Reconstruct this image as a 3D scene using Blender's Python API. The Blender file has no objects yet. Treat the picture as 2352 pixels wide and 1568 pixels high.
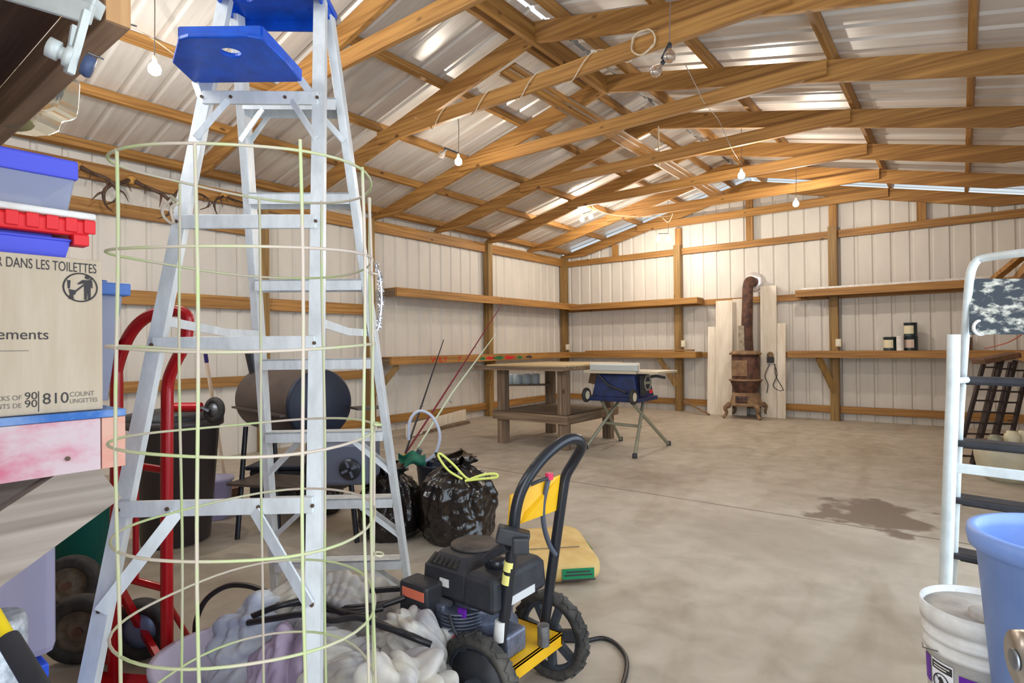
import bpy, bmesh, math, random
from mathutils import Vector, Matrix, noise as mnoise
random.seed(7)
S = bpy.context.scene
COL = S.collection
V = Vector

# ---------------------------------------------------------------- camera
CAM = V((6.420, 0.0, 1.180))
FWD = V((-0.613998, 0.789265, 0.008259)); RGT = V((0.789181, 0.614053, -0.011522)); UPV = RGT.cross(FWD)
FPX = 1326.7
cd = bpy.data.cameras.new('camera'); cam = bpy.data.objects.new('camera', cd); COL.objects.link(cam)
cd.sensor_width = 36; cd.lens = FPX / 2352 * 36; cd.clip_start = 0.02; cd.clip_end = 200
m = Matrix((RGT, UPV, -FWD)).transposed().to_4x4(); m.translation = CAM; cam.matrix_world = m
S.camera = cam
# ---------------------------------------------------------------- light
wd = bpy.data.worlds.new('world'); S.world = wd; wd.use_nodes = True
wb = wd.node_tree.nodes['Background']; wb.inputs[0].default_value = (0.72, 0.86, 1, 1); wb.inputs[1].default_value = 1.1
def area(name, loc, target, sx, sy, power, col):
    l = bpy.data.lights.new(name, 'AREA'); l.shape = 'RECTANGLE'; l.size = sx; l.size_y = sy; l.energy = power; l.color = col
    o = bpy.data.objects.new(name, l); COL.objects.link(o); o.location = loc
    o.rotation_euler = (V(target) - V(loc)).to_track_quat('-Z', 'Y').to_euler(); return o
area('daylight_bay_opening', (7.42, 2.7, 1.3), (0, 2.9, 1.15), 3.0, 2.2, 50, (0.74, 0.86, 1))
area('daylight_doorway', (6.3, -0.35, 1.25), (4.6, 6, 1.2), 1.0, 2.0, 26, (0.86, 0.93, 1))
area('front_fill_light', (3.2, -0.2, 2.72), (3.4, 7, 2.3), 3.0, 0.5, 44, (0.95, 0.97, 1))  # added fill light to brighten the interior, no known window there
BULB_W = 34
vs = S.view_settings; vs.view_transform = 'Standard'; vs.look = 'None'; vs.gamma = 1; vs.use_curve_mapping = False
vs.exposure = 0.46

# ---------------------------------------------------------------- helpers
def at(px, py, d):                      # a point of the place at depth d on the line of sight of a photo pixel
    return CAM + (FWD + RGT * ((px - 1176) / FPX) - UPV * ((py - 784) / FPX)) * d
def on(px, py, axis, val):
    r = FWD + RGT * ((px - 1176) / FPX) - UPV * ((py - 784) / FPX)
    i = 'xyz'.index(axis); return CAM + r * ((val - CAM[i]) / r[i])
def gnd(px, py): return on(px, py, 'z', 0.0)
def lin(c):
    c = c / 255; return c / 12.92 if c <= 0.04045 else ((c + 0.055) / 1.055) ** 2.4
def rgb(r, g, b): return (lin(r), lin(g), lin(b), 1)
MATS = {}
def mat(name, col, rough=0.5, metal=0.0, col2=None, scale=8, stretch=None, bump=0.0, detail=5, spec=None, emit=None, trans=0.0, alpha=1.0, contrast=(0.35, 0.65), sheen=0, ior=1.45, coat=0):
    if name in MATS: return MATS[name]
    M = bpy.data.materials.new(name); M.use_nodes = True; n = M.node_tree.nodes; l = M.node_tree.links
    b = n['Principled BSDF']; b.inputs['Base Color'].default_value = col; b.inputs['Roughness'].default_value = rough
    b.inputs['Metallic'].default_value = metal; b.inputs['IOR'].default_value = ior
    b.inputs['Transmission Weight'].default_value = trans; b.inputs['Alpha'].default_value = alpha
    b.inputs['Coat Weight'].default_value = coat
    if spec is not None: b.inputs['Specular IOR Level'].default_value = spec
    if emit: b.inputs['Emission Color'].default_value = emit[0]; b.inputs['Emission Strength'].default_value = emit[1]
    if col2 or bump:
        tc = n.new('ShaderNodeTexCoord'); mp = n.new('ShaderNodeMapping'); l.new(tc.outputs['Object'], mp.inputs[0])
        if stretch: mp.inputs['Scale'].default_value = stretch
        nz = n.new('ShaderNodeTexNoise'); nz.inputs['Scale'].default_value = scale; nz.inputs['Detail'].default_value = detail
        nz.inputs['Roughness'].default_value = 0.62; l.new(mp.outputs[0], nz.inputs['Vector'])
        if col2:
            cr = n.new('ShaderNodeValToRGB'); cr.color_ramp.elements[0].position = contrast[0]; cr.color_ramp.elements[1].position = contrast[1]
            cr.color_ramp.elements[0].color = col2; cr.color_ramp.elements[1].color = col
            l.new(nz.outputs[0], cr.inputs[0]); l.new(cr.outputs[0], b.inputs['Base Color'])
        if bump:
            bp = n.new('ShaderNodeBump'); bp.inputs['Strength'].default_value = bump; bp.inputs['Distance'].default_value = 0.01
            l.new(nz.outputs[0], bp.inputs['Height']); l.new(bp.outputs[0], b.inputs['Normal'])
    MATS[name] = M; return M
def wood(name, c1, c2, axis, rough=0.6, knots=True):
    if name in MATS: return MATS[name]
    M = bpy.data.materials.new(name); M.use_nodes = True; n = M.node_tree.nodes; l = M.node_tree.links; b = n['Principled BSDF']
    tc = n.new('ShaderNodeTexCoord'); mp = n.new('ShaderNodeMapping'); l.new(tc.outputs['Object'], mp.inputs[0])
    sc = [24, 24, 24]; sc[axis] = 0.8; mp.inputs['Scale'].default_value = sc
    nz = n.new('ShaderNodeTexNoise'); nz.inputs['Scale'].default_value = 1.6; nz.inputs['Detail'].default_value = 7; nz.inputs['Distortion'].default_value = 0.25
    l.new(mp.outputs[0], nz.inputs['Vector'])
    cr = n.new('ShaderNodeValToRGB'); e = cr.color_ramp.elements; e[0].position = 0.32; e[0].color = c2; e[1].position = 0.68; e[1].color = c1
    l.new(nz.outputs[0], cr.inputs[0]); out = cr.outputs[0]
    # slow board to board tone
    n2 = n.new('ShaderNodeTexNoise'); n2.inputs['Scale'].default_value = 0.8; n2.inputs['Detail'].default_value = 1; l.new(tc.outputs['Object'], n2.inputs['Vector'])
    mr = n.new('ShaderNodeMapRange'); mr.inputs[1].default_value = .3; mr.inputs[2].default_value = .7; mr.inputs[3].default_value = .78; mr.inputs[4].default_value = 1.12; l.new(n2.outputs[0], mr.inputs[0])
    mx = n.new('ShaderNodeMixRGB'); mx.blend_type = 'MULTIPLY'; mx.inputs[0].default_value = 1; l.new(out, mx.inputs[1]); l.new(mr.outputs[0], mx.inputs[2]); out = mx.outputs[0]
    if knots:
        m2 = n.new('ShaderNodeMapping'); l.new(tc.outputs['Object'], m2.inputs[0]); s2 = [5.5] * 3; s2[axis] = 2.6; m2.inputs['Scale'].default_value = s2
        vo = n.new('ShaderNodeTexVoronoi'); vo.inputs['Scale'].default_value = 1; l.new(m2.outputs[0], vo.inputs['Vector'])
        k = n.new('ShaderNodeValToRGB'); k.color_ramp.elements[0].position = 0.05; k.color_ramp.elements[0].color = (0.16, 0.1, 0.06, 1); k.color_ramp.elements[1].position = 0.11; k.color_ramp.elements[1].color = (1, 1, 1, 1)
        l.new(vo.outputs[0], k.inputs[0]); m3 = n.new('ShaderNodeMixRGB'); m3.blend_type = 'MULTIPLY'; m3.inputs[0].default_value = 0.85; l.new(out, m3.inputs[1]); l.new(k.outputs[0], m3.inputs[2]); out = m3.outputs[0]
    l.new(out, b.inputs['Base Color']); b.inputs['Roughness'].default_value = rough
    MATS[name] = M; return M

class MB:
    def __init__(s): s.v = []; s.f = []; s.sm = []
    def add(s, vs_, fs, smooth=False):
        o = len(s.v); s.v += [V(p) for p in vs_]; s.f += [[i + o for i in q] for q in fs]; s.sm += [smooth] * len(fs); return s
    def box(s, lo, hi):
        (a, b, c), (d, e, f) = lo, hi
        return s.add([(a,b,c),(d,b,c),(d,e,c),(a,e,c),(a,b,f),(d,b,f),(d,e,f),(a,e,f)], [(0,3,2,1),(4,5,6,7),(0,1,5,4),(1,2,6,5),(2,3,7,6),(3,0,4,7)])
    def obox(s, c, size, X=(1,0,0), Y=(0,1,0)):
        X = V(X).normalized(); Y = V(Y); Y = (Y - X * Y.dot(X)).normalized(); Z = X.cross(Y); c = V(c); a, b, d = [k / 2 for k in size]
        P = [c + X * (a * i) + Y * (b * j) + Z * (d * k) for k in (-1, 1) for (i, j) in ((-1,-1),(1,-1),(1,1),(-1,1))]
        return s.add(P, [(0,3,2,1),(4,5,6,7),(0,1,5,4),(1,2,6,5),(2,3,7,6),(3,0,4,7)])
    def beam(s, p0, p1, w, h, up=(0,0,1)):
        p0 = V(p0); p1 = V(p1); X = p1 - p0; Y = V(up).cross(X)
        if Y.length < 1e-6: Y = V((0,1,0))
        return s.obox((p0 + p1) / 2, (X.length, w, h), X, Y)
    def tube(s, pts, r, n=10, closed=False, spline=0, flat=None):
        P = [V(p) for p in pts]
        R = r if isinstance(r, (list, tuple)) else [r] * len(P)
        if spline:
            Q = []; RR = []; N = len(P)
            for i in range(N if closed else N - 1):
                if closed: a, b, c, d = P[i-1], P[i], P[(i+1) % N], P[(i+2) % N]
                else: b, c = P[i], P[i+1]; a = P[i-1] if i else b * 2 - c; d = P[i+2] if i + 2 < N else c * 2 - b
                for k in range(spline):
                    t = k / spline; Q.append(0.5 * ((2*b) + (c-a)*t + (2*a-5*b+4*c-d)*t*t + (3*b-a-3*c+d)*t**3)); RR.append(R[i] + (R[(i+1) % N] - R[i]) * t)
            if not closed: Q.append(P[-1]); RR.append(R[-1])
            P, R = Q, RR
        N = len(P); vs_ = []; nrm = None
        for i in range(N):
            if closed: t = (P[(i+1) % N] - P[i-1])
            else: t = P[min(i+1, N-1)] - P[max(i-1, 0)]
            t.normalize()
            if nrm is None: nrm = t.orthogonal().normalized() if flat is None else (V(flat) - t * V(flat).dot(t)).normalized()
            else:
                nrm = nrm - t * nrm.dot(t); nrm = nrm.normalized() if nrm.length > 1e-6 else t.orthogonal().normalized()
            bn = t.cross(nrm)
            for k in range(n):
                a = 2 * math.pi * k / n; vs_.append(P[i] + (nrm * math.cos(a) + bn * math.sin(a)) * R[i])
        fs = []
        for i in range(N if closed else N - 1):
            j = (i + 1) % N
            for k in range(n): fs.append((i*n+k, i*n+(k+1) % n, j*n+(k+1) % n, j*n+k))
        s.add(vs_, fs, True)
        if not closed:
            s.add(vs_[:n], [tuple(range(n))[::-1]]); s.add(vs_[-n:], [tuple(range(n))])
        return s
    def lathe(s, prof, c=(0,0,0), axis=(0,0,1), n=32, sx=1, sy=1, xdir=None, smooth=True, wob=None, ring=False):
        A = V(axis).normalized(); X = V(xdir) if xdir else A.orthogonal(); X = (X - A * X.dot(A)).normalized(); Y = A.cross(X); c = V(c); vs_ = []; fs = []
        for (r, z) in prof:
            for k in range(n):
                a = 2 * math.pi * k / n; q = r * (wob(a, z) if wob else 1); vs_.append(c + A * z + X * (q * sx * math.cos(a)) + Y * (q * sy * math.sin(a)))
        for i in range(len(prof) - 1):
            for k in range(n): fs.append((i*n+k, i*n+(k+1) % n, (i+1)*n+(k+1) % n, (i+1)*n+k))
        if ring:
            i = len(prof) - 1
            for k in range(n): fs.append((i*n+k, i*n+(k+1) % n, (k+1) % n, k))
        s.add(vs_, fs, smooth)
        if ring: return s
        if prof[0][0] > 1e-4: s.add(vs_[:n], [tuple(range(n))[::-1]])
        if prof[-1][0] > 1e-4: s.add(vs_[-n:], [tuple(range(n))])
        return s
    def cyl(s, p0, p1, r, n=20, r2=None):
        p0 = V(p0); p1 = V(p1); return s.lathe([(r, 0), (r if r2 is None else r2, (p1 - p0).length)], p0, p1 - p0, n)
    def torus(s, c, axis, R, r, n=36, m=10, sx=1):
        A = V(axis).normalized(); X = A.orthogonal().normalized(); Y = A.cross(X); c = V(c)
        return s.tube([c + X * (R * math.cos(2*math.pi*k/n)) + Y * (R * math.sin(2*math.pi*k/n)) for k in range(n)], r, m, True)
    def prism(s, poly, th, O, X, Y):
        O = V(O); X = V(X).normalized(); Y = V(Y); Y = (Y - X * Y.dot(X)).normalized(); Z = X.cross(Y); N = len(poly)
        a = [O + X * p[0] + Y * p[1] - Z * (th/2) for p in poly]; b = [q + Z * th for q in a]
        return s.add(a + b, [tuple(range(N))[::-1], tuple(range(N, 2*N))] + [(i, (i+1) % N, N + (i+1) % N, N + i) for i in range(N)])
    def build(s, name, material, parent=None, bevel=0, sub=0, solid=0):
        off = parent_world(parent)
        me = bpy.data.meshes.new(name); me.from_pydata([tuple(p - off) for p in s.v], [], s.f); me.update()
        for p, q in zip(me.polygons, s.sm): p.use_smooth = q
        bm = bmesh.new(); bm.from_mesh(me); bmesh.ops.recalc_face_normals(bm, faces=bm.faces); bm.to_mesh(me); bm.free()
        o = bpy.data.objects.new(name, me); COL.objects.link(o); me.materials.append(material)
        if parent: o.parent = parent
        if solid: md = o.modifiers.new('solid', 'SOLIDIFY'); md.thickness = solid; md.offset = 0
        if bevel:
            md = o.modifiers.new('bevel', 'BEVEL'); md.width = bevel; md.segments = 2; md.limit_method = 'ANGLE'; md.angle_limit = 0.9
        if sub: md = o.modifiers.new('sub', 'SUBSURF'); md.levels = sub; md.render_levels = sub
        return o
def parent_world(p):
    off = V((0, 0, 0))
    while p: off += p.location; p = p.parent
    return off
def tag(o, label, cat, group=None):
    o['label'] = label; o['category'] = cat
    if group: o['group'] = group
    return o
def thing(name, label, cat, loc, group=None):
    o = bpy.data.objects.new(name, None); COL.objects.link(o); o.location = V(loc); o.empty_display_size = 0.1
    return tag(o, label, cat, group)
def struct(o): o['kind'] = 'structure'; return o
def text(name, s, size, O, X, Y, material, parent, align='LEFT', th=0.0004, sx=1):
    cu = bpy.data.curves.new(name, 'FONT'); cu.body = s; cu.size = size; cu.extrude = th; cu.align_x = align
    o = bpy.data.objects.new(name, cu); COL.objects.link(o); dg = bpy.context.evaluated_depsgraph_get(); dg.update()
    me = bpy.data.meshes.new_from_object(o.evaluated_get(dg)); COL.objects.unlink(o); bpy.data.objects.remove(o)
    X = V(X).normalized(); Y = V(Y); Y = (Y - X * Y.dot(X)).normalized(); Z = X.cross(Y); off = parent_world(parent); O = V(O)
    for v in me.vertices: v.co = O + X * (v.co.x * sx) + Y * v.co.y + Z * v.co.z - off
    o = bpy.data.objects.new(name, me); COL.objects.link(o); o.parent = parent; me.materials.clear(); me.materials.append(material); return o
def grid(nu, nv, fn):
    vs_ = [fn(i / nu, j / nv) for j in range(nv + 1) for i in range(nu + 1)]
    return vs_, [(j*(nu+1)+i, j*(nu+1)+i+1, (j+1)*(nu+1)+i+1, (j+1)*(nu+1)+i) for j in range(nv) for i in range(nu)]
def fbm(p, k=4):
    r = 0; a = 1
    for i in range(k): r += a * mnoise.noise(V(p) * (2 ** i)); a *= 0.5
    return r

# ---------------------------------------------------------------- materials
PINE1, PINE2 = rgb(182, 134, 70), rgb(134, 90, 40)
WX, WY, WZ = [wood('pine_' + 'xyz'[i], PINE1, PINE2, i) for i in range(3)]
DX, DY, DZ = [wood('weathered_' + 'xyz'[i], rgb(146, 122, 98), rgb(92, 74, 58), i) for i in range(3)]
TREAT = wood('treated_post', rgb(164, 128, 72), rgb(116, 88, 46), 2)
GREYWOOD = wood('grey_board', rgb(186, 172, 160), rgb(138, 124, 112), 1, 0.7)
DARKPLANK = wood('dark_plank', rgb(128, 92, 68), rgb(84, 60, 44), 0)
ROOF = mat('roof_sheet', rgb(226, 222, 216), 0.36, 0.25, rgb(204, 198, 192), 2.2, (0.6, 9, 0.6), 0.0, contrast=(0.3, 0.7))
WALL = mat('wall_sheet', rgb(218, 212, 202), 0.55, 0.0, rgb(206, 200, 192), 2, (1, 1, 0.4))
ALU = mat('aluminium', rgb(226, 230, 232), 0.40, 0.15, rgb(206, 210, 211), 9, (3, 3, 1))
BLUEP = mat('blue_plastic', rgb(14, 92, 214), 0.4, 0, rgb(20, 74, 180), 12)
LIDBLUE = mat('lid_blue', rgb(78, 86, 214), 0.42)
CLEARBIN = mat('clear_bin', rgb(220, 226, 246), 0.25, 0, trans=0.75, ior=1.15)
LILACBIN = mat('lilac_bin', rgb(208, 204, 232), 0.35, 0, trans=0.55, ior=1.12)
REDPL = mat('red_plastic', rgb(226, 36, 44), 0.4)
WHITEPL = mat('white_plastic', rgb(232, 230, 226), 0.45, 0, rgb(208, 204, 198), 14)
CARD = mat('cardboard', rgb(198, 182, 160), 0.8, 0, rgb(186, 169, 146), 40, (1, 1, 0.1))
BROWNCARD = mat('brown_card', rgb(152, 122, 94), 0.85)
INK = mat('ink', rgb(60, 56, 58), 0.7)
INKL = mat('ink_light', rgb(120, 112, 106), 0.7)
REDMET = mat('red_metal', rgb(176, 12, 22), 0.28, 0.1, coat=0.3)
BLACKMET = mat('black_metal', rgb(34, 36, 42), 0.32, 0.2, coat=0.2)
BLACKPL = mat('black_plastic', rgb(38, 39, 44), 0.5, 0, rgb(54, 54, 58), 12)
RUBBER = mat('rubber', rgb(40, 38, 37), 0.75, 0, rgb(66, 62, 58), 20)
YELLOW = mat('yellow_metal', rgb(238, 186, 28), 0.35, 0.0, rgb(222, 164, 20), 6)
CHROME = mat('chrome', rgb(214, 206, 198), 0.2, 1.0)
STEEL = mat('steel_grey', rgb(150, 152, 156), 0.4, 0.8, rgb(110, 112, 116), 20)
RUST = mat('rust_iron', rgb(112, 78, 62), 0.72, 0.2, rgb(74, 52, 46), 9, contrast=(0.4, 0.6), bump=0.15)
RUSTL = mat('rust_light', rgb(156, 124, 92), 0.7, 0.15, rgb(116, 90, 68), 10)
BAGBLK = mat('bin_liner', rgb(20, 18, 20), 0.14, 0.0, rgb(40, 32, 28), 16, (1, 1, .5), bump=0.55, coat=0.3)
CAGE = mat('cage_wire', rgb(170, 180, 130), 0.6, 0.1, rgb(182, 168, 154), 7, contrast=(0.42, 0.58))
CLOTH = mat('dust_cloth', rgb(208, 201, 186), 0.9, 0, rgb(160, 156, 160), 7, bump=0.3)
CLOTHL = mat('lilac_cloth', rgb(176, 160, 178), 0.9, 0, rgb(150, 132, 154), 6, bump=0.2)
CLOTHG = mat('grey_cloth', rgb(206, 208, 212), 0.9, 0, rgb(160, 164, 182), 7, bump=0.2)
WHITEBOARD = mat('white_board', rgb(234, 224, 208), 0.7, 0, rgb(216, 202, 182), 3, (4, 4, 0.6))
TEAL = mat('teal_plastic', rgb(10, 112, 104), 0.45)
CREAM = mat('cream', rgb(222, 212, 180), 0.5)
SAWBLUE = mat('saw_blue', rgb(34, 52, 104), 0.45, 0.1, rgb(26, 36, 66), 10)
GREYGREEN = mat('stand_grey', rgb(150, 148, 128), 0.5, 0.3)
BULBGLASS = mat('bulb_glass', rgb(240, 240, 240), 0.05, 0, trans=0.95, ior=1.2)
BULBON = mat('bulb_lit', rgb(255, 250, 240), 0.3, emit=((1, 0.93, 0.8, 1), 30))
CORD = mat('cord_cream', rgb(206, 188, 160), 0.6)
CORDD = mat('cord_grey', rgb(120, 108, 100), 0.6)
HOSE = mat('hose_black', rgb(36, 34, 36), 0.35)
SMOKERB = mat('smoker_brown', rgb(84, 70, 62), 0.55, 0.15, rgb(66, 56, 52), 5)
SMOKERN = mat('smoker_navy', rgb(26, 32, 48), 0.5, 0.1)
BINDARK = mat('bin_brown', rgb(66, 58, 58), 0.45)
ANTLER = mat('antler_brown', rgb(96, 72, 56), 0.6, 0, rgb(66, 48, 38), 14)
SKULL = mat('skull_plate', rgb(206, 158, 84), 0.7, 0, rgb(176, 126, 60), 20)
SACK = mat('cement_sack', rgb(222, 190, 124), 0.7, 0, rgb(206, 168, 102), 9)
GREEN = mat('label_green', rgb(22, 132, 84), 0.6)
PURPLE = mat('label_purple', rgb(112, 30, 168), 0.5, 0, rgb(90, 24, 150), 5)
PAILBLUE = mat('pail_blue', rgb(126, 154, 212), 0.45, 0, rgb(112, 142, 204), 6)
TINSEL = mat('tinsel', rgb(214, 216, 224), 0.18, 1.0)

# floor: concrete with cloudy wear, one saw joint and an oil stain
def floor_mat():
    M = bpy.data.materials.new('concrete'); M.use_nodes = True; n = M.node_tree.nodes; l = M.node_tree.links; b = n['Principled BSDF']
    tc = n.new('ShaderNodeTexCoord')
    def nz(sc, det, dist=0, stretch=None):
        t = n.new('ShaderNodeTexNoise'); t.inputs['Scale'].default_value = sc; t.inputs['Detail'].default_value = det; t.inputs['Distortion'].default_value = dist
        mp = n.new('ShaderNodeMapping'); l.new(tc.outputs['Object'], mp.inputs[0])
        if stretch: mp.inputs['Scale'].default_value = stretch
        l.new(mp.outputs[0], t.inputs['Vector']); return t.outputs[0]
    def ramp(src, p0, c0, p1, c1):
        r = n.new('ShaderNodeValToRGB'); e = r.color_ramp.elements; e[0].position = p0; e[0].color = c0; e[1].position = p1; e[1].color = c1; l.new(src, r.inputs[0]); return r.outputs[0]
    def mix(a, bb, f, mode='MIX'):
        x = n.new('ShaderNodeMixRGB'); x.blend_type = mode
        for i, s_ in ((1, a), (2, bb), (0, f)):
            if isinstance(s_, (tuple, float, int)): x.inputs[i].default_value = s_
            else: l.new(s_, x.inputs[i])
        return x.outputs[0]
    def math_(op, a, bb=None):
        x = n.new('ShaderNodeMath'); x.operation = op
        for i, s_ in enumerate((a, bb)):
            if s_ is None: continue
            if isinstance(s_, (float, int)): x.inputs[i].default_value = s_
            else: l.new(s_, x.inputs[i])
        return x.outputs[0]
    c = ramp(nz(0.55, 6, 0.8), 0.32, rgb(164, 152, 136), 0.66, rgb(192, 181, 165))
    c = mix(c, ramp(nz(6, 8, 0.4), 0.3, rgb(150, 138, 122), 0.7, rgb(204, 192, 176)), 0.42)
    c = mix(c, ramp(nz(1.3, 5, 1.4, (1.6, 0.5, 1)), 0.5, (1, 1, 1, 1), 0.72, rgb(214, 204, 190)), 0.6, 'MULTIPLY')
    sx = n.new('ShaderNodeSeparateXYZ'); l.new(tc.outputs['Object'], sx.inputs[0])
    ny = nz(3.5, 4); w = math_('MULTIPLY', math_('SUBTRACT', ny, 0.5), 1.1)
    dx = math_('DIVIDE', math_('SUBTRACT', sx.outputs[0], 5.95), 0.34); dy = math_('DIVIDE', math_('SUBTRACT', sx.outputs[1], 4.62), 0.42)
    dd = math_('ADD', math_('SQRT', math_('ADD', math_('MULTIPLY', dx, dx), math_('MULTIPLY', dy, dy))), math_('MULTIPLY', w, 2.6))
    c = mix(rgb(122, 106, 92), c, ramp(dd, 0.76, (0, 0, 0, 1), 0.98, (1, 1, 1, 1)))
    # darker damp patch beside the joint
    dx = math_('DIVIDE', math_('SUBTRACT', sx.outputs[0], 5.55), 0.9); dy = math_('DIVIDE', math_('SUBTRACT', sx.outputs[1], 3.75), 0.5)
    dd = math_('ADD', math_('SQRT', math_('ADD', math_('MULTIPLY', dx, dx), math_('MULTIPLY', dy, dy))), w)
    c = mix(mix(c, rgb(150, 136, 120), 0.55), c, ramp(dd, 0.5, (0, 0, 0, 1), 1.0, (1, 1, 1, 1)))
    j = math_('ABSOLUTE', math_('SUBTRACT', sx.outputs[1], math_('ADD', math_('MULTIPLY', w, 0.02), 4.28)))
    c = mix(rgb(112, 98, 84), c, ramp(j, 0.005, (0, 0, 0, 1), 0.012, (1, 1, 1, 1)))
    l.new(c, b.inputs['Base Color']); b.inputs['Roughness'].default_value = 0.55
    bp = n.new('ShaderNodeBump'); bp.inputs['Strength'].default_value = 0.12; l.new(nz(14, 6), bp.inputs['Height']); l.new(bp.outputs[0], b.inputs['Normal'])
    return M

# ---------------------------------------------------------------- the building
L, W, FY = 10.0, 7.32, -0.12
SL = 0.238
def rz(x): return 2.994 + SL * min(x, W - x)          # rafter top
def ribs(a, b, pitch=0.2286):
    out = []; s_ = a
    while s_ < b - 1e-6:
        for ds, dp in ((0, 0), (0.150, 0), (0.166, 0.019), (0.196, 0.019), (0.212, 0)):
            if s_ + ds < b: out.append((s_ + ds, dp))
        s_ += pitch
    out.append((b, 0)); return out
struct(MB().box((-0.3, FY - 3, -0.15), (W + 2.5, L + 0.3, 0)).build('floor', floor_mat()))
def sheet(name, pts, material):
    mb = MB(); vs_ = []; fs = []
    for i, (a, b) in enumerate(pts): vs_ += [a, b]
    for i in range(len(pts) - 1): fs.append((2*i, 2*i+1, 2*i+3, 2*i+2))
    mb.add(vs_, fs); return struct(mb.build(name, material, solid=0.002))
sheet('wall_left', [((-dp - 0.02, s_, 0), (-dp - 0.02, s_, 3.06)) for s_, dp in ribs(FY, L)], WALL)
sheet('wall_back', [((s_, L + dp + 0.02, 0.0), (s_, L + dp + 0.02, rz(s_) - 0.012)) for s_, dp in ribs(-0.02, W + 0.02)], WALL)
mb = MB()
mb.box((W + 0.02, 4.45, 0), (W + 0.05, L, 3.06)); mb.box((W + 0.02, FY, 2.45), (W + 0.05, 4.45, 3.06)); mb.box((W + 0.02, FY, 0), (W + 0.05, 0.95, 2.45))
struct(mb.build('wall_right', WALL))
mb = MB(); mb.box((-0.02, FY - 0.05, 0), (5.92, FY, 2.4)); mb.box((6.94, FY - 0.05, 0), (W + 0.02, FY, 2.4)); mb.box((-0.02, FY - 0.05, 3.0), (W + 0.02, FY, 3.85)); mb.box((-0.02, FY - 0.05, 2.4), (1.6, FY, 3.0)); mb.box((4.8, FY - 0.05, 2.4), (W + 0.02, FY, 3.0))  # high gap left of the doorway is made up for the front fill light
struct(mb.build('wall_front', WALL))
mb = MB(); P = ribs(FY - 0.1, L + 0.35)
for (x0, x1) in ((-0.25, 3.64), (3.685, W + 0.25)):
    f = lambda x: rz(x) + 0.098 if 0 <= x <= W else 2.994 + SL * (x if x < 0 else W - x) + 0.098
    o = len(mb.v); vs_ = []
    for s_, dp in P: vs_ += [(x0, s_, f(x0) + dp), (x1, s_, f(x1) + dp)]
    mb.add(vs_, [(2*i, 2*i+1, 2*i+3, 2*i+2) for i in range(len(P) - 1)])
struct(mb.build('ceiling', ROOF, solid=0.002))
mb = MB(); 
mb.add([(3.40, 4.35, rz(3.40)+.13), (3.66, 4.35, rz(3.66)+.15), (3.92, 4.35, rz(3.92)+.13), (3.40, L+.3, rz(3.4)+.13), (3.66, L+.3, rz(3.66)+.15), (3.92, L+.3, rz(3.92)+.13)], [(0,1,4,3), (1,2,5,4)])
struct(mb.build('trim_1', ROOF, solid=0.002))      # ridge cap

# the open door beside the camera with its knob
KA = V((-.94, -.342, 0)).normalized(); KD = V((-.342, .94, 0)).normalized(); kt = at(2331, 1514, 0.56); kc = kt - KA * .075
d_ = struct(MB().obox(V((kc.x, kc.y, 1.03)) - KD * .36 - KA * .02, (.85, .04, 2.03), KD, KA).build('door_1', WHITEPL))
MB().lathe([(0.033, 0), (0.034, 0.006), (0.016, 0.010), (0.014, 0.03), (0.022, 0.036), (0.0275, 0.046), (0.0285, 0.060), (0.0265, 0.073), (0.0001, 0.0745)], kc, KA, 48).build('door_knob', mat('brushed_nickel', rgb(196, 190, 182), 0.3, 1.0), d_)
MB().lathe([(0.010, 0), (0.010, 0.0015), (0.0085, 0.002), (0.0001, .0021)], kt, KA, 24).build('key_cylinder', STEEL, d_)

# posts
def post(x, y, w, h, lab, top=2.94):
    return tag(MB().box((x - w/2, y - h/2, 0), (x + w/2, y + h/2, top)).build('wall_post', TREAT, bevel=0.004), lab, 'post', 'timber wall posts')
post(0.06, L - 0.08, 0.12, 0.12, 'timber post standing in the far back corner of the barn')
post(0.06, 7.53, 0.12, 0.11, 'timber post on the left wall behind the wooden workbench', 2.94)
post(0.06, 5.02, 0.12, 0.11, 'timber post on the left wall behind the cut ends of the shelves')
post(0.06, 3.50, 0.12, 0.10, 'timber post on the left wall behind the left leg of the aluminium ladder')
post(0.06, 1.10, 0.12, 0.12, 'timber post on the left wall nearest the front, behind the storage bins')
post(2.46, L - 0.08, 0.12, 0.12, 'timber post on the back wall left of the stove')
post(4.90, L - 0.08, 0.12, 0.12, 'timber post on the back wall right of the stove')
def gstud(x, z0, z1, lab):
    tag(MB().box((x - 0.055, L - 0.06, z0), (x + 0.055, L - 0.005, z1)).build('gable_stud', WZ, bevel=0.003), lab, 'stud', 'gable studs')
gstud(1.20, 2.885, 3.10, 'shortest stud between girt and rafter, nearest the back corner')
gstud(2.46, 2.885, 3.25, 'stud above the back wall post left of the stove, between girt and tie')
gstud(3.68, 2.885, 3.70, 'tallest gable stud, standing right under the roof peak')
gstud(4.90, 2.885, 3.38, 'stud above the back wall post right of the stove')
gstud(6.00, 2.885, 3.16, 'stud high on the back wall above the paint cans')
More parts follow.
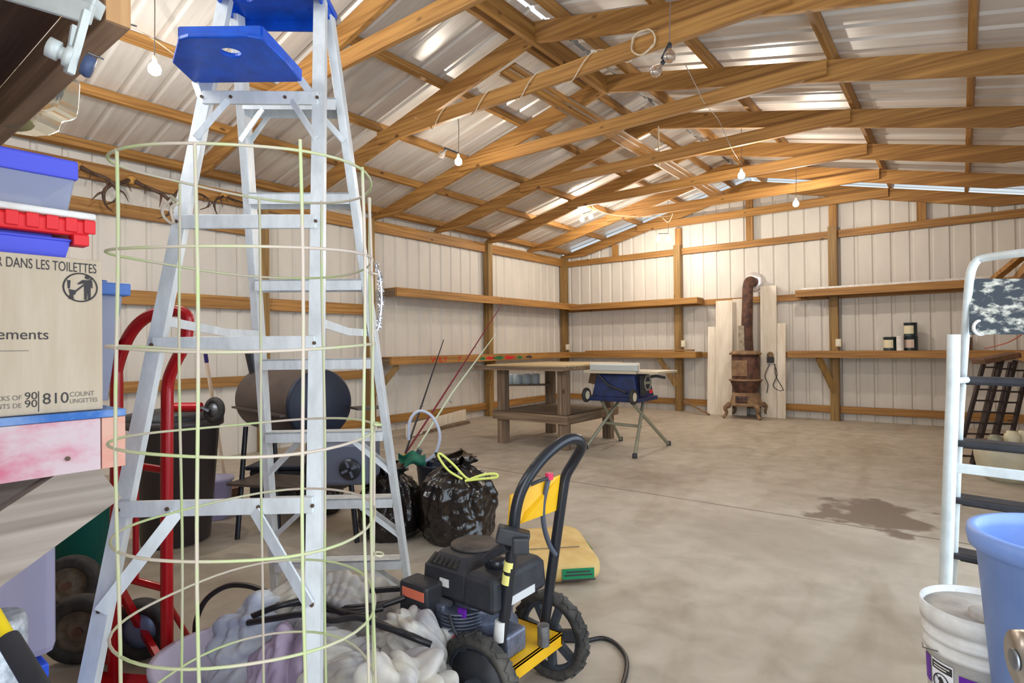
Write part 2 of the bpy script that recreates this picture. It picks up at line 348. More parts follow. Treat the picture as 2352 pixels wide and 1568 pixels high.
# girts and plates
def girt(name, lo, hi, material, lab, cat='girt'):
    return tag(MB().box(lo, hi).build(name, material, bevel=0.003), lab, cat)
girt('wall_plate', (0.0, FY, 2.785), (0.06, L - 0.02, 2.937), WY, 'long top plate beam running the whole left wall under the rafters', 'beam')
girt('wall_girt', (0.0, FY, 2.475), (0.05, 3.45, 2.60), WY, 'short girt under the top plate on the left wall, hung with antlers')
girt('wall_girt', (0.0, FY, 1.63), (0.05, 4.96, 1.77), WY, 'middle girt on the left wall, behind the hand truck handle')
girt('wall_girt', (0.0, FY, 0.77), (0.05, 4.96, 0.88), WY, 'lower girt on the left wall behind the barrel smoker')
girt('wall_girt', (0.0, 3.6, 0.115), (0.05, L - 0.02, 0.225), WY, 'bottom girt along the left wall behind the workbench')
girt('wall_girt', (0.06, L - 0.05, 2.775), (W, L, 2.885), WX, 'top girt crossing the whole back wall under the gable')
girt('wall_girt', (0.06, L - 0.05, 1.85), (W, L, 1.95), WX, 'girt across the back wall at the height of the upper shelves')
girt('wall_girt', (0.06, L - 0.05, 0.95), (W, L, 1.04), WX, 'girt across the back wall at the height of the lower shelves')
girt('wall_girt', (0.06, L - 0.05, 0.11), (W, L, 0.215), WX, 'bottom girt along the back wall just above the floor')
# trusses
TR = ['in the back gable against the wall', 'second from the back wall', 'third from the back wall', 'fourth from the back wall, over the workbench', 'fifth from the back wall, second from the camera but one', 'second nearest the camera, with a cable wound round its tie', 'nearest the camera, crossing behind the ladder top']
TY = [L - 0.07 - 0.0] + [L - 1.22 * k for k in range(1, 7)]
for k, y in enumerate(TY):
    t = thing('roof_truss', 'pine roof truss ' + TR[k], 'truss', (3.66, y, 3.86), 'roof trusses')
    for s_ in (-1, 1):
        xs = [0.0, 3.66] if s_ < 0 else [W, 3.66]
        P4 = [V((xs[0], 0, rz(0) - 0.185)), V((xs[1], 0, rz(3.66) - 0.172)), V((xs[1], 0, rz(3.66))), V((xs[0], 0, rz(0)))]
        if s_ < 0: P4[0].z = rz(0) - 0.055; P4.insert(1, V((0.55, 0, rz(0.55) - 0.172)))
        else: P4[0].z = rz(0) - 0.055; P4.insert(1, V((W - 0.55, 0, rz(0.55) - 0.172)))
        mb = MB(); a = [q + V((0, y - 0.019, 0)) for q in P4]; b = [q + V((0, y + 0.019, 0)) for q in P4]; n_ = len(P4)
        mb.add(a + b, [tuple(range(n_)), tuple(range(n_, 2*n_))] + [(i, (i+1) % n_, n_ + (i+1) % n_, n_ + i) for i in range(n_)])
        mb.build('rafter', WX, t)
    zt = 3.27; 
    xa = (zt + 0.14 + 0.1 - 2.994) / SL
    MB().box((1.70, y - 0.060, zt), (W - 1.70, y - 0.022, zt + 0.125)).build('tie_beam', WX, t)
# purlins
PL = [(0.12, 'lowest purlin on the left roof slope, above the left wall plate'), (0.95, 'second purlin up from the left wall'), (1.72, 'third purlin up from the left wall'), (2.60, 'fourth purlin up from the left wall'), (3.42, 'purlin just left of the ridge'),
      (3.90, 'purlin just right of the ridge'), (4.70, 'second purlin down from the ridge on the right slope'), (5.64, 'third purlin down from the ridge on the right slope'), (6.50, 'fourth purlin down from the ridge on the right slope'), (7.20, 'lowest purlin on the right roof slope at the right wall')]
for x, lab in PL:
    s_ = SL if x < 3.66 else -SL; X_ = V((1, 0, s_)).normalized()
    nrm = V((-s_, 0, 1)).normalized(); c = V((x, (FY + L + .1) / 2, rz(x))) + nrm * 0.046
    tag(MB().obox(c, (0.040 if x not in (0.12,) else 0.06, L - FY + .1, 0.089), X_, (0, 1, 0)).build('roof_purlin', WY, bevel=0.002), lab, 'purlin', 'roof purlins')
tag(MB().box((3.64, 2.0, rz(3.66) - 0.19), (3.68, 5.1, rz(3.66) - 0.02)).build('ridge_board', WY), 'dark ridge board at the peak beside the slit of sky', 'beam')
t = thing('ridge_strip', 'pale board with silver metal edges running just left of the ridge under the rafters', 'trim board', (3.33, 6.8, 3.6))
MB().obox((3.33, 6.9, rz(3.33) - 0.185), (0.17, 5.9, 0.02), (1, 0, SL), (0, 1, 0)).build('board', WY, t)
mb = MB()
for dx in (-0.085, 0.02, 0.085): mb.obox((3.33 + dx, 6.9, rz(3.33 + dx) - 0.197), (0.022, 5.9, 0.006), (1, 0, SL), (0, 1, 0))
mb.build('metal_edge', CHROME, t)

# ---------------------------------------------------------------- wall shelves
def shelf(label, x0, x1, y0, y1, zb, fh, fronts, material, braces=(), top=None):
    """box shelf: plywood top with fascia boards under its open edges"""
    t = thing('wall_shelf', label, 'shelf', ((x0+x1)/2, (y0+y1)/2, zb), 'plank wall shelves')
    MB().box((x0, y0, zb + fh), (x1, y1, zb + fh + 0.014)).build('shelf_board', top or WX, t)
    for f in fronts:
        mb = MB()
        if f == 'x1': mb.box((x1 - 0.038, y0, zb), (x1, y1, zb + fh)); mm = WY
        if f == 'x0': mb.box((x0, y0, zb), (x0 + 0.038, y1, zb + fh)); mm = WY
        if f == 'y0': mb.box((x0, y0, zb), (x1, y0 + 0.038, zb + fh)); mm = WX
        if f == 'ye': mb.box((x0, y0 + 0.0, zb), (x1 - 0.038, y0 + 0.038, zb + fh)); mm = DX
        if f == 'y1': mb.box((x0, y1 - 0.038, zb), (x1, y1, zb + fh)); mm = WX
        if f == 'xe': mb.box((x1 - 0.038, y0 + 0.038, zb), (x1, y1, zb + fh)); mm = WY
        if f == 'xs': mb.box((x0, y0 + 0.038, zb), (x0 + 0.038, y1, zb + fh)); mm = WY
        mb.build('fascia_board' if f in ('x1', 'x0', 'y0', 'y1') else 'end_board', mm, t, bevel=0.002)
    for a, b in braces: MB().beam(a, b, 0.04, 0.09).build('brace', TREAT, t)
    return t
SH = 0.36
shelf('upper plank shelf along the left wall, nothing on it', 0.0, SH, 5.25, L - 0.02, 1.885, 0.105, ('x1', 'ye'), WY)
g_ = shelf('lower plank shelf along the left wall with red and green paint scrawls on its front', 0.0, SH, 5.14, L - 0.02, 0.945, 0.092, ('x1', 'ye'), WY, [((SH - .05, 5.30, .94), (.10, 5.06, .55)), ((SH - .08, 7.40, .94), (.12, 7.45, .55))])
shelf('upper plank shelf on the back wall left of the stove', SH, 2.90, L - SH, L - 0.05, 1.870, 0.092, ('y0', 'xe'), WX)
shelf('lower back wall shelf left of the stove with a loose plank on it', SH, 2.86, L - SH, L - 0.05, 0.945, 0.09, ('y0', 'xe'), WX, [((2.18, L - SH + .05, .945), (2.42, L - .13, .45))])
shelf('upper plank shelf on the back wall right of the stove', 4.42, 6.94, L - SH, L - 0.05, 1.880, 0.09, ('y0', 'xs'), WX)
shelf('lower plank shelf on the back wall right of the stove holding paint cans', 4.30, 6.94, L - SH, L - 0.05, 0.955, 0.088, ('y0', 'xs'), WX, [((4.72, L - SH + .06, .955), (4.90, L - .13, .45))])
shelf('lower plank shelf along the right wall with a reddened front', 6.94, W, 5.2, L - 0.05, 0.955, 0.088, ('x0',), WY)
us = shelf('upper plank shelf along the right wall above the white step stool', 6.94, W, 5.2, L - 0.05, 1.88, 0.09, ('x0',), WY)
a = at(2283, 642, 7.0); b = at(2400, 545, 6.3); MB().beam(a, b, 0.09, 0.05).build('brace', WX, us)
RED = mat('red_paint', rgb(204, 30, 36), 0.6); GRN = mat('green_paint', rgb(40, 110, 62), 0.6)
for s_, mm, px, sz in (('WILY', RED, 990, 0.115), ('7', RED, 1052, 0.11)):
    o_ = on(px, 830, 'x', SH + 0.002); text('paint_scrawl', s_, sz, (SH + 0.002, o_.y, 0.957), (0, 1, 0), (0, 0, 1), mm, g_, th=0.001, sx=1.25)
for px, mm, w_ in ((1108, GRN, .10), (1125, RED, .13), (1146, GRN, .16), (1170, RED, .2), (1194, GRN, .1), (1216, INK, .12)):
    o_ = on(px, 820, 'x', SH + 0.002); mb = MB(); 
    pts = [V((SH + 0.002, o_.y + w_ * math.cos(a_) * random.uniform(.5, 1), 0.99 + 0.036 * math.sin(a_) * random.uniform(.5, 1))) for a_ in [k * math.pi / 5 for k in range(10)]]
    mb.add(pts, [tuple(range(10))]); mb.build('paint_scrawl', mm, g_)
tag(MB().obox((1.72, L - 0.24, 1.045 + 0.025), (2.1, 0.10, 0.028), (1, 0.02, 0.006), (0, 1, 0)).build('loose_plank', WX), 'long loose plank lying on the lower back shelf left of the stove', 'plank')
tag(MB().box((4.5, L - SH + 0.03, 1.985), (6.9, L - SH + 0.14, 2.015)).build('trim_strip', WHITEPL), 'long white strip lying on the upper shelf right of the stove', 'strip')
for px, py, ax, v, lab in ((1304, 797, 'y', L - 0.15, 'cream outlet box on the back corner post above the lower shelf'), (1570, 789, 'y', L - 0.15, 'cream outlet box on the post left of the stove above the lower shelf'), (1926, 787, 'y', L - 0.15, 'cream outlet box on the post right of the stove above the lower shelf')):
    c = on(px, py, ax, v); t = thing('outlet_box', lab, 'outlet', c, 'cream outlet boxes'); 
    MB().obox(c, (0.075, 0.05, 0.115)).build('box_body', CREAM, t, bevel=0.006); MB().obox(c + V((0, -0.028, 0)), (0.03, 0.006, 0.07)).build('socket_face', WHITEPL, t)
# paint cans
def can(c, r, h, body, lab, lid=BLACKPL, band=CREAM):
    t = thing('paint_can', lab, 'paint can', c, 'paint cans on the lower shelf')
    MB().lathe([(r, 0), (r*1.03, 0.004), (r, 0.01), (r, h - 0.012), (r*1.04, h - 0.006), (r*1.02, h)], c, n=28).build('can_body', body, t)
    MB().lathe([(r*0.86, h - 0.001), (r*0.88, h + 0.004), (r*.2, h + .004)], c, n=28).build('can_lid', lid, t)
    mb = MB(); n_ = 12; vs_ = []
    for k in range(n_ + 1):
        a_ = math.radians(200 + 100 * k / n_); q = V((math.cos(a_), math.sin(a_), 0)) * (r * 1.012); vs_ += [V(c) + q + V((0, 0, h*.2)), V(c) + q + V((0, 0, h*.8))]
    mb.add(vs_, [(2*k, 2*k+1, 2*k+3, 2*k+2) for k in range(n_)], True); mb.build('can_label', band, t)
zc = 1.0575; CANB = mat('can_dark', rgb(50, 62, 66), 0.35, 0.4)
can((5.62, 9.78, zc), 0.082, 0.19, CANB, 'dark paint can with cream label, leftmost of the group on the shelf', CANB)
can((5.86, 9.80, zc), 0.085, 0.19, CANB, 'lower paint can of the stacked pair on the right shelf', CANB, mat('can_pink', rgb(216, 190, 176), 0.5))
can((5.86, 9.80, zc + 0.195), 0.080, 0.19, CANB, 'dark paint can standing on top of another can', CANB)
can((5.745, 9.70, zc), 0.045, 0.2, WHITEPL, 'slim white tin between the paint cans on the shelf', WHITEPL, WHITEPL)
can((6.46, 9.78, zc), 0.075, 0.17, mat('can_brown', rgb(120, 96, 82), 0.5), 'brown can alone on the shelf, behind the step stool', CANB)

# ---------------------------------------------------------------- stove corner
sc = V((3.69, 9.58, 0))
t = thing('pot_belly_stove', 'rusty cast iron stove with door and stovepipe against the back wall', 'stove', sc)
def sq(a, z): # rounded square section
    c_, s_ = abs(math.cos(a)), abs(math.sin(a)); return 1.0 / (c_ ** 4 + s_ ** 4) ** 0.25
MB().lathe([(0.17, 0.40), (0.19, 0.44), (0.225, 0.55), (0.24, 0.58), (0.21, 0.60), (0.215, 0.80), (0.21, 1.0), (0.1, 1.0)], sc, n=40, xdir=(1, 0, 0), wob=lambda a, z: 0.85 + 0.12 * sq(a, z)).build('stove_body', RUST, t)
MB().lathe([(0.2, 1.0), (0.245, 1.005), (0.25, 1.025), (0.2, 1.06), (0.08, 1.07), (0.01, 1.07)], sc, n=40, xdir=(1, 0, 0), wob=lambda a, z: 0.85 + 0.12 * sq(a, z)).build('stove_top', RUSTL, t)
MB().lathe([(0.215, 0.585), (0.262, 0.59), (0.262, 0.605), (0.215, 0.62)], sc, n=40, xdir=(1, 0, 0), wob=lambda a, z: 0.85 + 0.12 * sq(a, z)).build('stove_rim', RUSTL, t)
MB().lathe([(0.29, 0.20), (0.30, 0.225), (0.24, 0.25), (0.205, 0.39), (0.15, 0.41), (0.05, .41)], sc, n=40, xdir=(1, 0, 0), wob=lambda a, z: 0.82 + 0.16 * sq(a, z)).build('ash_skirt', RUSTL, t)
fd = V((-0.05, -1, 0)).normalized(); fx = V((1, -0.05, 0))
MB().obox(sc + V((-0.03, -0.213, 0.79)), (0.24, 0.02, 0.25), fx, fd).build('stove_door', RUSTL, t, bevel=0.01)
mb = MB(); mb.obox(sc + V((0.0, -0.235, 0.31)), (0.19, 0.02, 0.10), fx, (0, -1, .25)); mb.build('ash_door', RUST, t, bevel=0.006)
for dx in (-0.06, 0.0, 0.06): MB().cyl(sc + V((dx, -0.238, 0.32)), sc + V((dx, -0.256, 0.325)), 0.018, 12).build('draft_hole', BLACKMET, t)
for ax, ay in ((-1, -1), (1, -1), (-1, 1), (1, 1)):
    MB().tube([sc + V((ax*.20, ay*.20, .21)), sc + V((ax*.25, ay*.24, .16)), sc + V((ax*.235, ay*.225, .08)), sc + V((ax*.28, ay*.26, 0.012))], [.045, .035, .022, .028], 10, spline=4).build('stove_leg', RUSTL, t)
pt = sc + V((0.02, 0.02, 1.065)); pe = V((3.72, 9.66, 2.10))
MB().tube([pt, pt + V((0, 0.01, .3)), pe + V((0, -.02, -.25)), pe + V((0, 0, -.06)), pe + V((0, 0.06, 0.05)), pe + V((0.0, 0.14, 0.09)), V((3.72, L, 2.19))], [.10, .088, .082, .082, .082, .082, .082], 20, spline=5).build('stovepipe', RUST, t)
FOIL = mat('foil', rgb(206, 196, 180), 0.35, 0.6, rgb(160, 146, 128), 14)
MB().obox(pt + V((-0.055, -0.095, 0.20)), (0.10, 0.012, 0.40), (1, -.25, 0), (0, 1, .02)).build('foil_patch', FOIL, t)
MB().lathe([(0.085, 0), (0.155, 0.004), (0.15, 0.02), (0.09, 0.03)], V((3.72, L - 0.006, 2.20)), (0, -1, 0), 32).build('pipe_collar', mat('collar_white', rgb(250, 250, 252), 0.22, 0.6), t)
def lboard(px0, px1, pyt, lab, y=9.86, lean=0.06, tilt=0.0):
    b0 = on(px0, 948, 'y', y - 0.05); b1 = on(px1, 948, 'y', y - 0.05); zt = on((px0 + px1) / 2, pyt, 'y', y).z
    mb = MB(); mb.beam(V(((b0.x + b1.x)/2, y - lean, 0)), V(((b0.x + b1.x)/2 + tilt, y, zt)), 0.018, abs(b1.x - b0.x), (1, 0, 0))
    return tag(mb.build('leaning_board', WHITEBOARD), lab, 'board', 'white boards round the stove')
lboard(1627, 1650, 750, 'short white board leaning on the wall, leftmost of those round the stove', 9.85, 0.10)
lboard(1646, 1684, 690, 'wide white board leaning on the wall left of the stove', 9.82, 0.10)
lboard(1684, 1716, 686, 'white board leaning behind the stove and its pipe', 9.875, 0.06)
lboard(1749, 1786, 656, 'tallest white board leaning on the wall right of the stovepipe', 9.87, 0.07)
lboard(1787, 1806, 742, 'short white board leaning on the wall, rightmost of those round the stove', 9.84, 0.09)
c = on(1770, 822, 'y', 9.80); t = thing('wall_switch', 'brown and black plug device with dangling cords on the white board right of the stove', 'plug', c)
MB().lathe([(0.045, 0), (0.05, 0.02), (0.03, 0.03)], c + V((0, 0, .05)), (0, -1, 0), 20).build('dial', RUSTL, t); MB().obox(c + V((0, 0, -.03)), (0.10, 0.06, 0.09)).build('plug_body', BLACKPL, t, bevel=.006)
for pts in ([(1768, 835), (1757, 862), (1764, 882), (1761, 902)], [(1778, 835), (1785, 860), (1776, 885), (1790, 897), (1800, 895)], [(1780, 835), (1782, 862), (1797, 890), (1800, 897)]):
    MB().tube([on(a_, b_, 'y', 9.77) for a_, b_ in pts], 0.006, 8, spline=5).build('cord', BLACKPL, t)
a = V((2.62, 9.70, 0.20)); b = V((3.12, 9.52, 0.015)); tag(MB().beam(a, b, 0.04, 0.02).build('loose_strip', RUSTL), 'narrow strip of wood slanting to the floor left of the stove', 'strip')

# ---------------------------------------------------------------- workbench and saw
t = thing('workbench', 'grey weathered timber workbench with lower shelf and plywood top', 'workbench', (2.4, 6.0, 0))
LX = (1.98, 2.86); LYs = (5.52, 6.55)
for x in LX:
    for y in LYs: MB().box((x - 0.06, y - 0.045, 0), (x + 0.06, y + 0.045, 0.90)).build('leg', DZ, t, bevel=.004)
MB().box((1.90, 5.44, 0.38), (2.95, 6.63, 0.40)).build('lower_shelf', DX, t)
mb = MB(); mb.box((1.88, 5.43, 0.30), (2.96, 5.47, 0.40)); mb.build('shelf_rail', DX, t); mb = MB(); mb.box((2.925, 5.47, 0.30), (2.965, 6.63, 0.40)); mb.build('shelf_rail', DY, t)
mb = MB(); mb.box((1.70, 5.30, 0.90), (2.99, 6.72, 0.945)); mb.build('bench_top', DX, t, bevel=.004)
tag(MB().box((1.86, 5.36, 0.946), (2.99, 6.70, 0.962)).build('plywood_sheet', wood('ply', rgb(214, 190, 142), rgb(186, 158, 112), 0, knots=False)), 'tan plywood sheet lying on the workbench', 'plywood')
c = at(1205, 884, 7.9); t = thing('bottle_pack', 'shelf slung under the workbench top with pale jars in a row', 'jar pack', c)
a = at(1150, 884, 7.9); b = at(1262, 886, 7.9); b.z = a.z; ub = (b - a).normalized(); MB().beam(a, b, .18, .02).build('hanging_shelf', DX, t)
MB().beam(b + V((0, 0, .01)), b + V((0, 0, .9 - b.z)), .10, .02, (1, 0, 0)).build('hanger', DX, t)
for k in range(4): MB().lathe([(0.055, 0), (0.062, 0.01), (0.062, 0.125), (0.05, 0.14)], a + ub * (.10 + k * .125) + V((0, 0, .011)), n=20).build('jar', mat('jar_pale', rgb(206, 220, 226), .3), t)
mb = MB(); mb.obox((2.98, 6.25, 0.80), (0.32, 0.26, 0.20), (1, .4, -0.25), (0, 1, 0)); tag(mb.build('cardboard_box', BROWNCARD), 'brown cardboard box tilted between workbench and table saw', 'box')
t = thing('table_saw', 'blue table saw on a grey folding stand beside the workbench', 'table saw', (3.38, 5.95, 0))
SX0, SX1, SY0, SY1 = 3.12, 3.62, 5.78, 6.16
mb = MB(); q = 0.03
mb.add([(SX0-q, SY0-q, .60), (SX1+q, SY0-q, .60), (SX1+q, SY1+q, .60), (SX0-q, SY1+q, .60), (SX0+.02, SY0, .86), (SX1-.02, SY0, .86), (SX1-.02, SY1, .86), (SX0+.02, SY1, .86)], [(0,3,2,1),(4,5,6,7),(0,1,5,4),(1,2,6,5),(2,3,7,6),(3,0,4,7)])
mb.build('saw_body', SAWBLUE, t, bevel=.01)
MB().box((SX0 - .06, SY0 - .06, .555), (SX1 + .06, SY1 + .06, .605)).build('saw_base', SAWBLUE, t, bevel=.01)
MB().box((SX0 - .10, SY0 - .10, .865), (SX1 + .05, SY1 + .06, .895)).build('saw_table', mat('saw_table', rgb(196, 184, 160), .5, .3), t, bevel=.004)
MB().box((SX1 + .055, SY0 - .06, .868), (SX1 + .28, SY1 + .10, .893)).build('table_extension', MATS['saw_table'], t, bevel=.004)
MB().box((SX0 - .02, SY0 - .09, .896), (SX1 + .06, SY0 - .03, .965)).build('rip_fence', mat('fence_pale', rgb(196, 202, 200), .4, .4), t, bevel=.006)
MB().box((SX0 - .05, SY0 - .028, .897), (SX1 + .05, SY0 + 0.0, .985)).build('fence_face', mat('fence_white', rgb(236, 224, 206), .6), t)
for x in (SX0 - .06, SX1 + .02):
    o_ = V((x, SY0 - .10, .62)); w_ = MB().torus(o_, (1, 0, 0), .062, .022).build('transport_wheel', RUBBER, t); MB().cyl(o_ - V((.016, 0, 0)), o_ + V((.016, 0, 0)), .048, 20).build('wheel_hub', CREAM, w_)
hc = V((SX1 + .05, (SY0 + SY1)/2, .76)); hw = MB().torus(hc, (1, 0, 0), .08, .012).build('handwheel', GREYGREEN, t)
MB().obox(hc, (.02, .17, .03)).build('spoke', GREYGREEN, hw)
MB().tube([hc + V((0, .06, .06)), hc + V((.06, .10, .07)), hc + V((.15, .14, .05))], .016, 10).build('crank_handle', BLACKPL, t)
MB().box((SX1 + .035, SY0 + .03, .63), (SX1 + .055, SY0 + .15, .84)).build('switch_panel', BLACKPL, t)
MB().obox((SX1 + .058, SY0 + .26, .66), (.01, .07, .04)).build('switch', REDPL, t)
mb = MB(); 
mb.tube([V((SX0 + .05, SY0 - .05, .87)), V((SX0 + .2, SY0 - .07, .74)), V((SX0 + .42, SY0 - .07, .66))], .014, 8); mb.build('power_cord', BLACKPL, t)
tops = {'a': V((3.18, 5.78, .56)), 'b': V((3.56, 5.78, .56)), 'c': V((3.18, 6.16, .56)), 'd': V((3.56, 6.16, .56))}
for a_, b_ in ((V((3.02, 5.72, .012)), V((3.26, 6.12, .55))), (V((3.09, 6.44, .012)), V((3.20, 5.78, .55))), (V((3.72, 5.53, .012)), V((3.54, 6.14, .55))), (V((3.70, 6.46, .012)), V((3.56, 5.80, .55)))):
    m_ = a_.lerp(b_, .62); lg = MB().tube([a_, m_, b_], [.020, .018, .018], 10).build('leg', GREYGREEN, t); MB().lathe([(.026, -.012), (.026, .03), (.02, .04)], a_, n=12).build('foot', BLACKPL, lg)
MB().tube([V((3.15, 5.95, .28)), V((3.62, 5.90, .28))], .016, 10).build('cross_bar', GREYGREEN, t)
# boards on the floor by the left wall
tag(MB().beam(on(935, 990, 'z', .10), on(1068, 952, 'z', .10), .035, .17).build('white_plank', WHITEBOARD), 'white plank lying on edge on the floor along the left wall', 'plank')
p0 = gnd(950, 1000); p1 = gnd(1072, 972)
tag(MB().beam(p0 + V((0, 0, .02)), p1 + V((0, 0, .02)), .12, .04).build('brown_plank', DX), 'brown plank flat on the floor in front of the white plank', 'plank')

# ---------------------------------------------------------------- aluminium step ladder
phi = 0.704; LW = V((math.cos(phi), math.sin(phi), 0)); LN = V((-math.sin(phi), math.cos(phi), 0)); LT = V((4.645, 1.037, 0)); LZ = 2.285
def lS(side, z): u = 1 - z / LZ; return LT + LN * (0.742 * u + 0.06) + LW * (side * (0.156 + 0.151 * u)) + V((0, 0, z))
def lR(side, z): u = 1 - z / LZ; return LT - LN * (0.594 * u + 0.06) + LW * (side * (0.153 + 0.129 * u)) + V((0, 0, z))
t = thing('stepladder', 'tall aluminium stepladder with bright blue top and blue fold-out tray', 'ladder', (4.6, 1.1, 0))
def channel(a, b, w, dpt, wd, nd, th=0.004):   # C-section rail: web + two flanges
    mb = MB(); a = V(a); b = V(b); ax = (b - a).normalized(); wd = V(wd); nd = V(nd)
    mb.beam(a, b, w, th, nd)
    for s_ in (-1, 1):
        o_ = wd * (s_ * (w / 2 - th / 2)); mb.beam(a + o_ + nd * dpt / 2, b + o_ + nd * dpt / 2, th, dpt, nd)
    return mb
for s_ in (-1, 1):
    a, b = lS(s_, 0.0), lS(s_, LZ + 0.03)
    MB().beam(a, b, 0.028, 0.062, LN).build('step_rail', ALU, t, bevel=.002)
    MB().box(tuple(a - V((.035, .035, 0))), tuple(a + V((.035, .035, .05)))).build('foot', BLACKPL, t, bevel=.004)
    a, b = lR(s_, 0.0), lR(s_, LZ + 0.03)
    mb = MB(); mb.beam(a, b, 0.038, 0.004, LN); 
    for q in (-1, 1): mb.beam(a + LW * (q * .017) + LN * .012, b + LW * (q * .017) + LN * .012, 0.004, 0.026, LN)
    mb.build('rear_rail', ALU, t)
    MB().box(tuple(a - V((.03, .03, 0))), tuple(a + V((.03, .03, .05)))).build('foot', BLACKPL, t, bevel=.004)
HOLE = mat('rivet_dark', rgb(96, 76, 62), 0.6, 0.3)
for k in range(7):
    z = 0.2 + 0.306 * k; a, b = lS(-1, z), lS(1, z); mb = MB()
    d_ = (b - a).normalized(); a += d_ * .012; b -= d_ * .012
    mb.beam(a + LN * 0.0 + V((0, 0, .018)), b + V((0, 0, .018)), 0.082, 0.006); 
    for q in (-.039, .039): mb.beam(a + LN * q, b + LN * q, 0.004, 0.042)
    st = mb.build('step', ALU, t)
    if k in (0, 2, 1, 6):
        for s_ in (-1, 1):
            if k == 6: p_, q_ = lS(s_, z - .12) - LN * .02, lS(s_ * .52, z - .02) - LN * .02
            else: p_, q_ = lS(s_, z - .17), lS(s_ * .42, z - .015)
            for off in (-.028, .028): MB().beam(p_ + LN * off, q_ + LN * off, 0.004, 0.020, (0, 0, 1)).build('step_brace', ALU, t)
for z in (1.945, 1.545, 1.195, 0.785):
    a, b = lR(-1, z), lR(1, z); bar = MB().beam(a - LN * .006, b - LN * .006, 0.012, 0.040).build('rear_bar', ALU, t, bevel=.002)
    for f in (0.0, .25, .72, 1.0) if z in (1.945, .785) else (0.0, 1.0):
        p_ = a.lerp(b, f) - LN * .012; MB().cyl(p_, p_ - LN * .004, .005, 10).build('rivet', HOLE, bar)
for s_ in (-1, 1):
    MB().beam(lR(s_ * .98, .56) - LN * .01, lR(s_ * .40, .775) - LN * .01, 0.006, 0.030, (0, 0, 1)).build('rear_brace', ALU, t)
    MB().beam(lR(s_ * .98, 1.81) - LN * .008, lR(s_ * .55, 1.935) - LN * .008, 0.006, 0.018, (0, 0, 1)).build('rear_brace', ALU, t)
    p_ = lR(s_, .56) - LN * .006; MB().cyl(p_, p_ - LN * .005, .005, 10).build('rivet', HOLE, t)
    a, b = lR(s_, 1.26) + LW * (s_ * -.012), lS(s_, 1.24) - LW * (s_ * .02); m_ = a.lerp(b, .55) - V((0, 0, .012))
    MB().beam(a, m_, 0.004, 0.026, (0, 0, 1)).build('spreader', ALU, t); MB().beam(m_, b, 0.004, 0.026, (0, 0, 1)).build('spreader', ALU, t)
# blue moulded top with rounded ends and tool holes
def plate_with_hole(C0, X, Y, poly, th, holes, n=20):
    bm = bmesh.new(); X = V(X).normalized(); Y = V(Y).normalized(); Z = X.cross(Y)
    cu = bpy.data.curves.new('c', 'CURVE'); cu.dimensions = '2D'; cu.fill_mode = 'BOTH'; cu.extrude = th / 2; cu.bevel_depth = .004; cu.bevel_resolution = 2
    for lp in [poly] + [[(cx + r1 * math.cos(2*math.pi*k/n), cy + r2 * math.sin(2*math.pi*k/n)) for k in range(n)] for cx, cy, r1, r2 in holes]:
        sp = cu.splines.new('POLY'); sp.points.add(len(lp) - 1); sp.use_cyclic_u = True
        for p_, q in zip(sp.points, lp): p_.co = (q[0], q[1], 0, 1)
    o = bpy.data.objects.new('c', cu); COL.objects.link(o); dg = bpy.context.evaluated_depsgraph_get(); dg.update()
    me = bpy.data.meshes.new_from_object(o.evaluated_get(dg)); bpy.data.objects.remove(o); mb = MB()
    mb.add([V(C0) + X * v.co.x + Y * v.co.y + Z * v.co.z for v in me.vertices], [tuple(p_.vertices) for p_ in me.polygons]); bm.free(); return mb
tc_ = LT + V((0, 0, 2.335)) + LN * .0
mb = plate_with_hole(tc_, LW, LN, [(-.158,-.09),(-.14,-.105),(.14,-.105),(.162,-.09),(.168,.085),(.15,.105),(-.15,.105),(-.166,.085)], .014, [(-.10, -.02, .03, .022), (.11, .03, .02, .02)])
for a_, b_ in (((-.157,-.102),(.157,-.102)), ((-.152,.102),(.152,.102)), ((-.16,-.10),(-.16,.10)), ((.16,-.10),(.16,.10))):
    mb.beam(tc_ + LW*a_[0] + LN*a_[1] - V((0,0,.022)), tc_ + LW*b_[0] + LN*b_[1] - V((0,0,.022)), .008, .046)
mb.build('blue_top', BLUEP, t)
# fold-out pail tray hung from the rear rails
p1, p2 = at(447, 172, 1.77), at(690, 188, 1.77); p3, p4 = at(600, 88, 1.53), at(414, 90, 1.53)
tz = (p1.z + p2.z) / 2; cen = (p1 + p2 + p3 + p4) / 4; X_ = V((p2 - p1).xy.to_3d()).normalized(); Y_ = V((0, 0, 1)).cross(X_)
loc = lambda p_: ((p_ - cen).dot(X_), (p_ - cen).dot(Y_)); q1, q2, q3, q4 = [loc(p_) for p_ in (p1, p2, p3, p4)]
cen.z = 2.005; poly = [q1, q2, (q2[0]*.92 + q3[0]*.08 + .0, q2[1]*.5 + q3[1]*.5), q3, (q3[0] - .03, q3[1] - .012), (q4[0] + .03, q4[1] - .012), q4, (q1[0]*.92 + q4[0]*.08, q1[1]*.5 + q4[1]*.5)]
mb = plate_with_hole(cen, X_, Y_, poly, .006, [(0.015, -.055, .030, .028)])
Q = [cen + X_ * q[0] + Y_ * q[1] + V((0, 0, .012)) for q in (q1, q2, q3, q4)]
for i in range(4): mb.beam(Q[i], Q[(i+1) % 4], .010, .034)
tr = mb.build('pail_tray', BLUEP, t)
for s_, q in ((-1, q1), (1, q2)):
    MB().beam(cen + X_ * q[0] + Y_ * (q[1]), lR(s_, 1.93), 0.006, .022, (0, 0, 1)).build('tray_arm', ALU, t)

